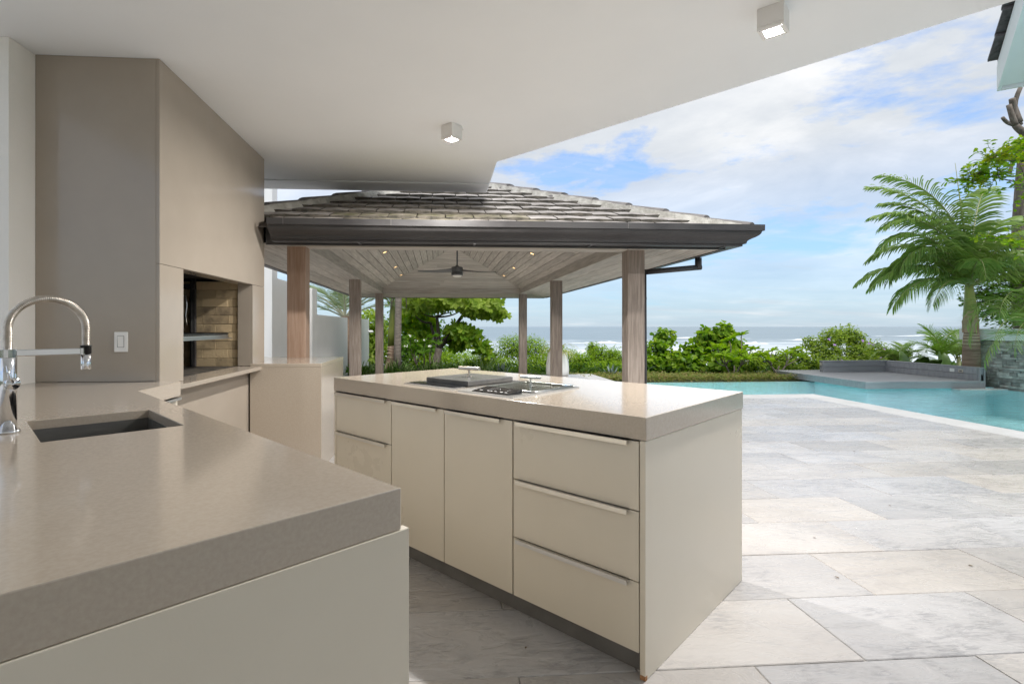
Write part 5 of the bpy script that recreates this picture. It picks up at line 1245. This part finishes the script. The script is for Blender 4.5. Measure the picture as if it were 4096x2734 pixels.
# ---- leafy tree leaning in from the right, and a pruned trunk
p = Vector((14.2, 10.3, -.1)); t = thing('garden_tree', 'sparse yellow-green tree leaning in over the slate wall', 'tree', *p, 0, 'trees behind the slate wall')
hub = Vector((13.4, 10.1, 2.6)); mesh('trunk', *limb(p, hub, .16, .12, .05), 'bark', t, smooth=True)
tips = [(3915, 700, 10.6), (3990, 640, 10.3), (4060, 600, 10.8), (4080, 720, 10.2), (4090, 860, 10.6), (4085, 980, 10.3), (3975, 1180, 12.9), (3955, 1240, 12.8), (4010, 1200, 12.7), (4060, 1230, 12.5), (4085, 1290, 12.5), (4030, 1150, 12.6), (3960, 1150, 13.0), (4090, 1180, 12.6), (4070, 1140, 12.6), (4050, 1265, 12.6), (4080, 660, 10.5)]
cs = []
for i, (uu, vv, yy) in enumerate(tips):
    c = at(uu, vv, yy); k0 = hub + Vector((random.uniform(-.2, .2), random.uniform(-.2, .2), max(-.6, min(2.2, (c.z - hub.z) * .6)))); mesh('branch', *limb(k0, c, .028, .008, .09), 'bark', t, smooth=True)
    for q in range(3): cs.append((np.array(c) + rng.normal(size=3) * np.array((.20, .2, .14)), vv))
lt = [c for c, v in cs if v < 1100]; dk_ = [c for c, v in cs if v >= 1100]
def twigs(cents, mat, n=5, rad=.34, ln=.105, wd=.055):
    tw, lp, ltg = [], [], []
    for c in cents:
        for q in range(n):
            e = Vector(c) + Vector(rng.normal(size=3) * np.array((1, 1, .6))).normalized() * rad * random.uniform(.6, 1.2); v_, f_ = limb(c, e, .006, .002, .12, 4, 4); tw.append((v_, f_))
            for k in range(9):
                f = .25 + .75 * k / 8; p_ = Vector(c).lerp(e, f); dr_ = (e - Vector(c)).normalized(); sd_ = dr_.cross(Vector((0, 0, 1))) * (1 if k % 2 else -1)
                lp.append(list(p_ + Vector(rng.normal(size=3)) * .012)); ltg.append(list(sd_ + dr_ * .7 - Vector((0, 0, .35)) + Vector(rng.normal(size=3)) * .25))
    V, F = join(tw); tag(mesh('twigs', V, F, 'bark', t), kind='stuff')
    lp, ltg = np.array(lp), np.array(ltg); V, F = leaves_vf(lp, UPV + rng.normal(size=lp.shape) * .4, ltg, ln * rng.uniform(.7, 1.25, len(lp)), wd * rng.uniform(.7, 1.2, len(lp)), 'broad'); mesh('foliage', V, F, mat, t)
twigs(lt, 'leaf_grape', 7, .38, .12, .065); twigs([c for i, c in enumerate(lt) if i % 4 == 0], 'leaf_yellow', 8, .26, .11, .06); twigs(dk_, 'leaf_mid', 8, .40, .11, .06)
p = Vector((14.9, 12.2, -.1)); t = thing('pruned_tree', 'bare grey tree with stubby pruned limbs under the gable', 'tree', *p)
j = at(4110, 560, 13.0); mesh('trunk', *limb(p, j, .2, .15, .03), 'bark', t, smooth=True)
for (a, b, r) in [((4075, 490), (4048, 395), .085), ((4110, 540), (4060, 500), .09), ((4060, 500), (4035, 420), .075), ((4080, 500), (4082, 350), .06), ((4060, 500), (4010, 470), .05), ((4110, 560), (4040, 690), .05), ((4040, 690), (3985, 675), .03)]:
    mesh('cut_limb', *limb(at(*a, 13.0), at(*b, 13.0), r, r * .75, .06), 'bark', t, smooth=True)
# a few fallen leaves and crumbs on the floor and deck
for i, (x, y, zz) in enumerate([(3.1, 3.4, .001), (2.2, 2.9, .001), (2.75, 2.5, .001), (4.1, 4.9, .001), (1.95, 2.45, .001), (10.4, 11.6, .053), (11.5, 12.6, .053), (10.9, 11.2, .053), (3.6, 4.2, .001), (.33, 1.98, .001)]):
    V, F = leaves_vf(np.array([(x, y, zz + .003)]), np.array([(.1, .1, 1.0)]), rng.normal(size=(1, 3)), random.uniform(.014, .026), random.uniform(.007, .012), 'broad')
    tag(mesh('fallen_leaf', V, F, 'dry_leaf'), 'tiny dry brown leaf lying on the daybed boards' if zz > .01 else 'tiny dry brown leaf lying on the stone tiles', 'leaf', 'dry leaves on the daybed' if zz > .01 else 'dry leaves on the stone tiles')
